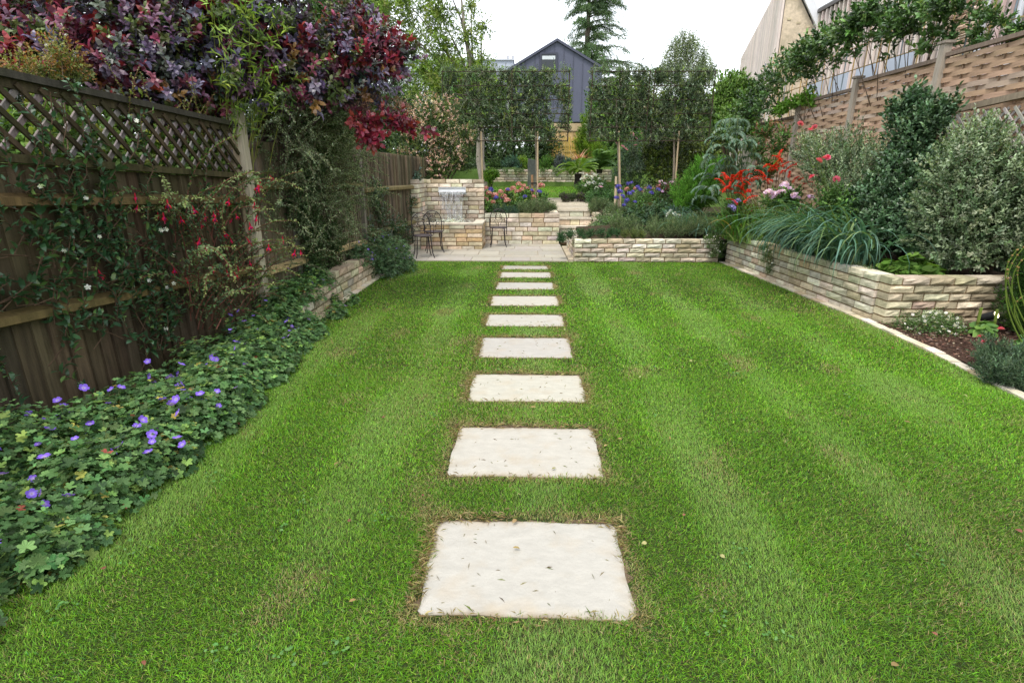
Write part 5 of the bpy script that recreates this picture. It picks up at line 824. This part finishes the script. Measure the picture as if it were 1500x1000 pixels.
for k, (px, py) in enumerate([(1055,215),(1070,195),(1085,210),(1075,235),(1095,230),(1060,245),(1050,260),(1040,275),(1088,250),(1100,215),(1065,180),(1090,190),(1046,232),(1032,290),(1105,245),(1080,175),(1070,260),(1060,205),(1110,205),(1098,265)]):
    p = W(px, py, 11.5+rng.normal(0, .25)); b = B(1078, 11.6, .6); q = np.linspace(0, 1, 6)[:, None]; q = b*(1-q)+p*q; q[:, 2:] += (np.linspace(0, 1, 6)*(1-np.linspace(0, 1, 6)))[:, None]*.6; tube(ms, q, np.linspace(.016, .006, 6), (.14, .18, .07), 5)
    for r in range(5):
        P = arc(p, rng.uniform(0, 6.28) if r else math.pi+rng.normal(0, .4), rng.uniform(.3, .5), rng.uniform(.1, .8), rng.uniform(1.3, 2.3), 8, .05); tube(ms, P, .004, (.16, .2, .09), 4); Q = np.repeat(P[1:], 2, 0); d0 = unit(np.repeat(np.gradient(P, axis=0)[1:], 2, 0)); s = unit(np.cross(d0, A([0, 0, 1.0])))*np.tile([1, -1], len(P)-1)[:, None]
        leaves(m, Q, s*.8+d0*.7+A([0, 0, -.5]), np.tile(A([0, 0, 1.0]), (len(Q), 1)), .125*np.repeat(np.linspace(1, .7, len(P)-1), 2), .042, 'oval', pick([(3, (.12, .19, .13)), (2, (.17, .24, .17)), (2, (.08, .14, .09))], len(Q), .15))
obj('foliage', m, MATTE, t); obj('stems', ms, MATTE, t)
leafblob('climber', 'thin green climber at the far end of the woven fence', 'climber', [(1120,190,12.2,.2),(1108,220,12.2,.2),(1140,215,11.8,.18),(1130,240,11.6,.2),(1118,255,11.8,.2),(1150,195,11.5,.14)], 170, .07, .035, GRN+[(1, (.3, .14, .08))], B(1125, 12, .6), sr=.01)
# crocosmia: sword leaves and arching red sprays
t = thing('crocosmia', 'clump of sword leaved crocosmia with bright red flower sprays', 'flowering plant', B(1125, 10.0, .5)); b = A(t.location); m = M(); n = 520; Pb = b+np.stack([rng.uniform(-.75, .75, n), rng.normal(0, .22, n), 0*rng.random(n)], 1)
straps(m, Pb, rng.uniform(0, 6.28, n), rng.uniform(.9, 1.5, n), rng.uniform(.5, 1.0, n), .036, rng.uniform(.2, 1.5, n), [(3, (.09, .20, .03)), (2, (.14, .26, .045)), (1, (.05, .11, .02)), (.4, (.26, .22, .06))]); obj('leaf_fan', m, LEAF, t)
pos = [W(*q) for q in ((1072,262,9.9),(1082,258,9.9),(1091,262,9.8),(1100,257,9.9),(1086,268,9.8),(1098,268,9.7),(1076,274,9.7),(1105,278,9.6),(1102,287,9.5),(1133,250,10.1),(1142,243,10.1),(1154,236,10.2),(1160,244,10.1),(1150,252,10.0),(1134,266,9.8),(1142,262,9.8),(1066,280,9.6),(1178,272,9.8),(1126,242,10.2),(1172,238,10.2),(1090,297,9.3),(1096,295,9.3),(1080,265,9.7),(1106,263,9.8),(1148,228,10.3),(1163,258,10.0),(1078,260,10.0),(1087,262,9.9),(1095,264,9.8),(1103,262,9.8),(1108,268,9.7),(1084,274,9.7),(1094,276,9.6),(1101,281,9.6),(1138,247,10.1),(1147,247,10.1),(1156,249,10.1),(1130,258,10.0),(1168,266,9.9),(1176,262,10.0),(1070,270,9.9),(1152,240,10.2))]
ms = M(); stems_to(ms, b, [p-A([.1, 0, .08]) for p in pos], .004, (.2, .1, .04), .15); obj('stems', ms, MATTE, t); flowers('crocosmia', t, [p-A([.09, 0, .06]) for p in pos], .95, name='flower_spray', dirs=[rng.normal(0, 6) for _ in pos])
strapplant('sedge', 'yellow green arching tuft in front of the red sprays', 'plant', B(1108, 9.7, .5), 120, .35, .6, .02, [(2, (.18, .25, .06)), (1, (.1, .17, .04))], .5, 1.2, .9, 1.9, .18)
flowering('phlox', 'pale pink phlox heads in front of the red flower sprays', [(1135,290,9.3,.18),(1150,290,9.2,.18),(1165,293,9.1,.18)], 110, GRN, 'phlox', [(1126,282,9.1),(1133,285,9.1),(1149,272,9.2),(1147,281,9.1),(1141,283,9.1),(1164,286,9.0),(1158,278,9.1),(1188,290,8.9),(1168,290,9.0)], 1.0, z0=.5, fn='flower_head')
flowering('phlox', 'lilac blue phlox low beside the red sprays', [(1078,300,9.9,.14),(1070,305,9.9,.12)], 60, GRN, 'lilac-phlox', [(1070,301,9.8),(1076,297,9.8),(1081,294,9.8),(1073,305,9.7)], 1.0, z0=.5, fn='flower_head')
leafblob('elaeagnus', 'soft grey green shrub against the woven fence, behind the pink roses', 'shrub', [(1215,225,9.0,.34),(1245,215,9.0,.34),(1270,230,8.8,.34),(1200,245,9.0,.3),(1240,245,8.7,.34),(1285,250,8.5,.32),(1180,225,9.6,.26),(1190,210,9.6,.22),(1265,265,8.3,.34),(1300,270,8.2,.3),(1225,275,8.5,.3),(1295,235,8.6,.26)], 1050, .042, .020, VAR+[(3, (.11, .15, .09))], B(1250, 8.9, .5), up=.7, sr=.03, sk=14, nl=10)
leafblob('camellia', 'tall dark glossy bluish green shrub reaching up past the fence posts', 'shrub', [(1345,160,7.9,.26),(1330,190,7.9,.30),(1350,215,7.8,.30),(1330,235,7.8,.32),(1355,180,7.7,.26),(1310,265,7.8,.34),(1290,290,7.8,.34),(1335,280,7.6,.34),(1265,300,7.9,.3),(1350,250,7.6,.3),(1300,320,7.5,.3),(1330,320,7.3,.3),(1340,345,7.1,.25),(1375,170,7.6,.2),(1320,160,8.0,.2),(1270,325,7.7,.26),(1390,155,7.5,.12),(1335,140,7.9,.14)], 1150, .072, .036, [(3, (.065, .13, .055)), (2, (.11, .19, .095)), (2, (.035, .07, .028)), (1, (.18, .26, .14))], B(1325, 7.7, .5), mat=GLOSS, up=.7, sr=.035, sk=16)
shrub('hedge_shrub', 'shaded dark shrub behind the blue green strap leaves', 'shrub', B(1265, 8.0, .48), CL((1255,335,7.9,.26),(1285,350,7.7,.26),(1310,350,7.5,.24),(1240,320,8.2,.24),(1210,320,8.5,.26),(1190,330,8.7,.24)), 360, 8, .14, .055, .03, 'oval', DKG, sr=.015)
leafblob('pittosporum', 'big rounded variegated grey and cream shrub above the stone wall corner', 'shrub', [(1430,215,6.7,.36),(1400,250,6.7,.38),(1455,255,6.6,.40),(1480,300,6.5,.42),(1420,300,6.6,.42),(1385,310,6.7,.34),(1460,345,6.5,.38),(1400,350,6.6,.34),(1360,335,6.8,.26),(1485,240,6.6,.34),(1500,350,6.4,.36),(1445,195,6.8,.22),(1420,375,6.5,.26),(1380,370,6.7,.22),(1520,290,6.4,.4),(1350,300,6.9,.16)], 1500, .046, .024, VAR, B(1440, 6.7, .5), up=.6, sr=.035, sk=18, nl=10, sl=.16, hue=.15)
t = thing('rose', 'tall open rose with deep pink blooms on long stems', 'flowering plant', B(1222, 8.0, .5)); b = A(t.location); pos = [W(*q) for q in ((1186,191,8.6),(1193,187,8.6),(1208,232,8.2),(1199,236,8.3),(1225,263,8.0),(1172,182,8.8),(1212,231,8.2),(1190,260,8.3))]; m = M(); ms = M()
for p in pos: 
    q = np.linspace(0, 1, 7)[:, None]; q = b*(1-q)+p*q+A([0, 0, .25])*q*(1-q)+rng.normal(0, .015, (7, 3)); q[-1] = p; tube(ms, q, np.linspace(.008, .003, 7), (.12, .17, .05), 5); along(m, q, .03, .06, .034, 'oval', [(2, (.09, .15, .05)), (1, (.16, .2, .08))], 1.1, start=.3)
P, D = clumps(CL((1228,300,8.0,.2),(1240,310,7.9,.2),(1215,290,8.1,.16)), 90, .7); shoots(m, P, D, 8, .2, .06, .03, 'oval', GRN); obj('foliage', m, LEAF, t); obj('stems', ms, MATTE, t); flowers('rose', t, pos, 1.05, tilt=.5)
m = M(); t = thing('galtonia', 'blue green strap leaves spilling over the right hand wall in a big tuft', 'plant', B(1235, 7.7, .48)); b = A(t.location); n = 380; Pb = np.stack([rng.uniform(4.12, 4.62, n), rng.uniform(6.9, 8.7, n), np.full(n, .48)], 1); az = np.where(rng.random(n) < .66, rng.normal(math.pi*1.05, .55, n), rng.uniform(0, 6.28, n))
straps(m, Pb, az, rng.uniform(1.1, 1.55, n), rng.uniform(.8, 1.5, n), .036, rng.uniform(1.5, 3.3, n), [(3, (.085, .185, .125)), (2, (.12, .23, .17)), (2, (.05, .11, .065)), (1, (.13, .20, .07))], 9); obj('leaf_fan', m, LEAF, t)
m = M()
for px, py in ((1232,330), (1262,345), (1215,300), (1246,310)): p = W(px, py, 7.3); tube(m, [b+A([rng.normal(0, .1), -.3, 0]), (b+p)/2+A([0, 0, .1]), p], [.012, .01, .007], (.20, .26, .06), 6)
obj('flower_stalk', m, MATTE, t)
strapplant('galtonia', 'smaller blue green strap leaved tuft above the end wall, left of the wall corner', 'plant', B(1030, 11.3, .5), 170, .5, .95, .022, [(3, (.085, .185, .135)), (2, (.12, .23, .18)), (1, (.05, .11, .07))], .6, 1.3, .9, 2.1, .22, az=(2.9, 1.3))
leafblob('dahlia', 'dark leaved low plants with maroon blooms between the cushions and the grey herbs', 'flowering plant', [(930,318,12.4,.22),(955,315,12.4,.22),(980,318,12.2,.22),(945,325,12.0,.2),(970,305,12.8,.22),(995,318,12.0,.2)], 320, .08, .04, DKG+[(2, (.06, .12, .06))], B(960, 12.4, .55), sr=.01)
flowering('iris', 'pale white iris like blooms beside the smaller strap leaved tuft', [(985,315,11.8,.12)], 40, BLG, 'white-cluster', [(982,309,11.7),(988,313,11.6),(993,316,11.6),(978,314,11.7)], .8, z0=.52)
HRB = [(3, (.14, .19, .095)), (2, (.20, .245, .13)), (2, (.08, .125, .05))]
softmound('helichrysum', 'feathery grey green herb filling the top of the end wall', 'plant', [(960,335,11.0,.18),(980,334,11.0,.2),(1000,333,11.0,.2),(1020,332,11.0,.2),(1040,334,10.95,.18),(940,337,11.0,.16),(1010,325,11.3,.2),(985,326,11.3,.2),(960,328,11.4,.18),(1035,325,11.3,.2),(925,330,11.6,.2),(905,328,11.9,.2)], 1000, HRB, L=.032, Wd=.009, z0=.43, up=1.3)
softmound('thyme', 'dark green thyme draped over the left end of the end wall', 'plant', [(822,346,10.7,.09),(835,343,10.75,.10),(850,342,10.8,.10),(865,342,10.8,.10),(880,342,10.8,.10),(895,341,10.8,.09),(905,341,10.8,.08),(820,352,10.62,.06),(824,358,10.60,.05),(856,346,10.62,.06),(890,346,10.62,.05)], 520, [(3, (.045, .105, .045)), (2, (.07, .14, .06)), (1, (.03, .06, .03))], L=.026, Wd=.011, z0=.40, up=.5, nl=8, sl=.08)
leafblob('hebe', 'low leafy plants filling the bed beside the right cheek wall of the steps', 'plant', [(880,325,12.9,.2),(893,328,12.6,.2),(905,322,12.9,.2),(888,318,13.3,.18),(915,330,12.3,.2),(870,334,12.5,.14)], 260, .05, .022, GRN+SAG, B(893, 12.8, .5), sr=.008)
softmound('thyme', 'olive green creeping herb midway along the end wall top', 'plant', [(915,343,10.75,.08),(928,343,10.75,.08),(940,344,10.75,.07)], 150, [(2, (.13, .16, .05)), (1, (.08, .11, .04))], L=.024, Wd=.01, z0=.42)
flowering('penstemon', 'green trailing plant with small red flowers over the inner wall corner', [(1068,322,10.4,.2),(1085,325,10.2,.2),(1075,335,10.2,.18),(1095,318,10.2,.18),(1060,332,10.5,.16),(1088,340,9.9,.12)], 340, [(3, (.055, .14, .025)), (2, (.08, .18, .035))], 'fuchsia', [(1068,308,10.3),(1075,310,10.2),(1080,306,10.2),(1092,310,10.1),(1100,306,10.1),(1065,315,10.3)], 1.5, L=.055, Wd=.016, z0=.5, mat=LEAF)
def daisies(label, cs, n, nf, base):
    t = thing('fleabane', label, 'flowering plant', base); m = M(); P = mound(m, cs, n, .03, 'dia', [(3, (.09, .16, .05)), (2, (.13, .20, .075)), (1, (.05, .09, .03))], .2, .4, .5)
    P2 = P[rng.choice(len(P), 150)]; shoots(m, P2, unit(P2-A(base))+A([-.1, -.3, .3]), 8, .09, .024, .009, 'dia', GRN); obj('foliage', m, MATTE, t)
    f = P[(P[:, 1] < base[1]+.1)]; f = f[rng.choice(len(f), nf, replace=False)]+A([-.012, -.03, .015]); m = M(); stems_to(m, base, f, .0015, GREENSTEM); obj('stems', m, MATTE, t); flowers('daisy', t, f, 1.15, tilt=.8)
daisies('white daisy cushion hanging in the inner corner where the two right walls meet', [(3.72, 10.5, .30, .16, .20), (3.75, 10.45, .12, .14, .2), (3.68, 10.55, .42, .18, .14), (3.85, 10.5, .25, .12, .2)], 1100, 40, A([3.75, 10.55, .1]))
daisies('white daisy tuft hanging down the right wall under the big strap leaves', [(4.02, 8.75, .30, .11, .22), (4.04, 8.65, .15, .09, .2), (4.04, 8.9, .45, .13, .12)], 700, 34, A([4.05, 8.75, .1]))
daisies('white daisy mound at the foot of the wall corner beside the edging', [(4.42, 5.70, .0, .22, .24), (4.62, 5.72, .0, .22, .24), (4.78, 5.8, 0, .18, .2), (4.3, 5.85, 0, .15, .18)], 1900, 80, A([4.52, 5.75, .015]))
t = thing('ladys_mantle', 'lime green rosette of scalloped leaves on top of the stone wall corner', 'plant', B(1325, 6.75, .48)); m = M(); b = A(t.location)
P = mound(m, [(b[0], 6.7, .46, .24, .26), (b[0]+.2, 6.65, .46, .2, .22), (b[0]-.15, 6.75, .46, .18, .18), (b[0]+.08, 6.45, .48, .16, .15)], 300, .10, 'round', [(3, (.10, .20, .03)), (2, (.14, .25, .045)), (1, (.06, .13, .02))], .15, 1.0, .7); obj('foliage', m, MATTE, t); m = M(); stems_to(m, b, P[::6], .003, GREENSTEM); obj('stems', m, MATTE, t)
softmound('thyme', 'grey green thyme spilling over the outside of the wall near the corner', 'plant', [(1262,400,6.75,.08),(1268,405,6.65,.07),(1245,388,7.0,.07),(1255,392,6.9,.08),(1272,398,6.6,.06)], 260, HRB+[(1, (.2, .22, .12))], L=.02, Wd=.009, z0=.42, nl=8, sl=.07)
# mulch corner
t = shrub('conifer', 'feathery dark green conifer at the right edge of the photo', 'tree', A([5.5, 5.5, .02]), ell((5.5, 5.5, .82), (.40, .38, .9), 26, .22), 1500, 11, .22, .05, .011, 'dia', [(3, (.035, .085, .015)), (2, (.06, .13, .02)), (1, (.02, .045, .01))], stem='trunk', sr=.04, up=1.6, hue=.2)
t = thing('rambling_rose', 'arching bare rose canes with buds rising from the mulch', 'flowering plant', A([5.05, 4.95, .015])); b = A(t.location); m = M(); tips = []
for px, py, px2, py2 in ((1441,440,1500,362), (1452,430,1505,374), (1458,470,1502,432), (1480,430,1492,392), (1468,440,1476,395), (1444,425,1490,366)):
    p = W(px, py, 4.95); q = W(px2, py2, 4.85); bb = b+A([rng.normal(-.05, .05), rng.normal(0, .04), 0]); tt = np.linspace(0, 1, 12)[:, None]; P = (1-tt)**2*bb+2*tt*(1-tt)*(p+A([-.02, 0, .12]))+tt**2*q; tube(m, P, np.linspace(.0065, .0035, 12), (.19, .27, .05), 6); tips += [P[-1], P[-2], P[-3]]
obj('canes', m, MATTE, t); m = M(); P = mound(m, [(5.0, 4.9, .02, .26, .2), (5.3, 4.95, .02, .25, .22), (4.85, 4.75, .02, .16, .12)], 230, .085, 'round', [(3, (.09, .19, .05)), (2, (.13, .24, .07))], .18, .9, .8); obj('foliage', m, LEAF, t)
flower_mesh('bud', lambda m: lathe(m, (0, 0, 0), [(.001, -.014), (.011, -.005), (.012, .004), (.004, .016)], (.33, .22, .09), 7)); flowers('bud', t, tips, .7, name='bud'); flowers('rose', t, [W(1437, 493, 4.75), W(1466, 482, 4.75), W(1442, 501, 4.6)], .6)
softmound('lavender', 'low grey green lavender at the right edge beside the edging stones', 'plant', [(1455,535,4.35,.14),(1480,530,4.35,.16),(1505,535,4.3,.16),(1465,550,4.15,.13),(1490,552,4.12,.15),(1520,550,4.2,.16),(1450,515,4.5,.12)], 620, [(3, (.09, .14, .085)), (2, (.13, .185, .12)), (2, (.05, .085, .05))], L=.034, Wd=.010, z0=.015, up=1.0)
t = thing('hollyhock', 'young leafy plant with two cut green stems beside the black spotlight', 'plant', A([4.98, 5.6, .02])); b = A(t.location); m = M(); mound(m, [(b[0], 5.55, .02, .13, .16)], 44, .09, 'round', [(2, (.10, .20, .04)), (1, (.15, .25, .05))], .15, .9, .8); obj('foliage', m, LEAF, t); m = M(); tube(m, [b+A([-.06, 0, 0]), b+A([-.07, 0, .16]), b+A([-.075, 0, .29])], .015, (.20, .26, .05), 7); tube(m, [b+A([.12, 0, 0]), b+A([.11, 0, .14]), b+A([.10, 0, .27])], .014, (.20, .26, .05), 7); obj('stems', m, MATTE, t)
# ---- evergreen climbers trained on bamboo canes above the woven fence
BC = (.50, .34, .14)
t = thing('cane_frame', 'framework of bamboo canes standing above the woven fence', 'trellis', (6.4, 9.5, 2.6)); m = M()
for y in np.arange(7.0, 16.0, .35): tube(m, [(6.4+rng.normal(0, .01), y, 2.5), (6.4+rng.normal(0, .03), y+rng.normal(0, .03), 4.5+rng.normal(0, .05))], .011, pick([(2, BC), (1, (.36, .26, .14)), (1, (.20, .24, .28))], 1, .1)[0], 5)
obj('upright_cane', m, WOOD, t); m = M()
for z in (3.60, 4.0, 4.4): tube(m, [(6.38, 6.6, z), (6.38, 11, z+.01), (6.38, 16, z-.02)], .010, BC, 5)
obj('cross_cane', m, WOOD, t)
EV = [(3, (.055, .12, .03)), (3, (.09, .17, .04)), (2, (.03, .065, .018)), (1, (.15, .23, .06))]
for k, (q, ns, lab) in enumerate([([(1395,-5,8.8,0.28),(1370,15,8.9,0.25),(1340,5,9.3,0.29),(1320,35,9.6,0.25),(1380,40,8.9,0.18),(1410,15,8.7,0.20),(1355,60,9.2,0.18),(1345,35,9.3,0.20),(1395,55,8.8,0.11)], 300, 'dark evergreen climber on the cane frame next to the tallest fence post'),
                                  ([(1290,15,10.3,0.27),(1270,20,10.5,0.27),(1255,35,10.7,0.25),(1300,45,10.1,0.22),(1240,45,10.9,0.27),(1275,55,10.5,0.20),(1310,70,10.0,0.18),(1255,75,10.8,0.16),(1265,20,10.6,0.22)], 330, 'dark evergreen climber in the middle of the cane frame'),
                                  ([(1220,50,11.4,0.29),(1205,60,11.6,0.29),(1190,65,12.0,0.27),(1200,85,11.7,0.27),(1225,85,11.3,0.20),(1180,80,12.2,0.29),(1170,95,12.4,0.27),(1190,110,12.0,0.22),(1160,90,12.8,0.25)], 360, 'bushy evergreen climber on the cane frame in front of the pitched house end'),
                                  ([(1145,95,13.2,0.31),(1130,110,13.7,0.31),(1115,125,14.1,0.34),(1135,130,13.5,0.29),(1155,115,12.9,0.25),(1110,145,14.2,0.31),(1095,150,14.8,0.34),(1120,160,13.9,0.27),(1140,155,13.3,0.22),(1100,170,14.6,0.29),(1085,165,15.0,0.29)], 420, 'dense evergreen climber at the far end of the cane frame')]):
    leafblob('evergreen_climber', lab, 'climber', q, int(ns*.33), .105, .048, EV, A([6.4, q[3][2], 2.0]), mat=GLOSS, nl=9, sl=.2, sr=.012, sk=9, group='evergreen climbers on the cane frame', stem='stems')
leafblob('vine', 'bright green leafy shoot lying along the top of the woven fence', 'climber', [(1150,155,13.0,0.11),(1165,150,12.8,0.11),(1178,147,12.5,0.11),(1190,150,12.3,0.09),(1142,162,13.2,0.09),(1185,142,12.4,0.08)], 110, .07, .04, [(3, (.13, .27, .03)), (1, (.18, .32, .05))], A([6.0, 12.4, 2.75]), sr=.006)
leafblob('climber', 'sparse climber shoots in front of the brick pier at the top right', 'climber', [(1432,45,8.4,0.08),(1428,62,8.4,0.08),(1442,60,8.2,0.07),(1455,25,8.1,0.09),(1470,30,8.0,0.08),(1485,50,7.8,0.11),(1495,45,7.7,0.11),(1440,20,8.4,0.07)], 80, .075, .034, EV, A([6.35, 7.9, 3.1]), sr=.006, mat=GLOSS)
# ================================================================== CAMERA, SKY, LIGHT
cam = bpy.data.cameras.new('camera'); co = bpy.data.objects.new('camera', cam); col.objects.link(co); SC.camera = co
cam.sensor_fit = 'HORIZONTAL'; cam.sensor_width = 36; cam.lens = 36*F_PX/1500; cam.clip_end = 2000; cam.clip_start = .05
co.location = (0, 0, HC); co.rotation_euler = (math.pi/2-TH, 0, PSI)
w = bpy.data.worlds.new('World'); SC.world = w; w.use_nodes = True; nt = w.node_tree; nt.nodes.clear()
SUN_EL, SUN_AZ = math.radians(62), math.radians(205)      # high sun behind thin cloud, from behind the camera
sk = nt.nodes.new('ShaderNodeTexSky'); sk.sky_type = 'NISHITA'; sk.sun_disc = False; sk.sun_elevation = SUN_EL; sk.sun_rotation = SUN_AZ
mx = nt.nodes.new('ShaderNodeMix'); mx.data_type = 'RGBA'; mx.inputs[0].default_value = .82; mx.inputs[7].default_value = (9.3, 9.6, 10.0, 1)
bg = nt.nodes.new('ShaderNodeBackground'); bg.inputs[1].default_value = .11; ou = nt.nodes.new('ShaderNodeOutputWorld')
nt.links.new(sk.outputs[0], mx.inputs[6]); nt.links.new(mx.outputs[2], bg.inputs[0]); nt.links.new(bg.outputs[0], ou.inputs[0])
sl = bpy.data.lights.new('sun', 'SUN'); sl.energy = 1.5; sl.angle = math.radians(18); sl.color = (1, .95, .88); so = bpy.data.objects.new('sun', sl); col.objects.link(so)
from mathutils import Vector
sd = Vector((math.sin(SUN_AZ)*math.cos(SUN_EL), math.cos(SUN_AZ)*math.cos(SUN_EL), math.sin(SUN_EL))); so.rotation_euler = sd.to_track_quat('Z', 'Y').to_euler(); so.location = (-5, 0, 12)
SC.render.engine = 'CYCLES'; SC.cycles.use_denoising = True; SC.cycles.denoising_prefilter = 'NONE'; SC.cycles.max_bounces = 8; SC.cycles.diffuse_bounces = 3; SC.cycles.transparent_max_bounces = 8
SC.view_settings.view_transform = 'Standard'; SC.view_settings.look = 'None'; SC.view_settings.exposure = 1.0; SC.view_settings.gamma = 1
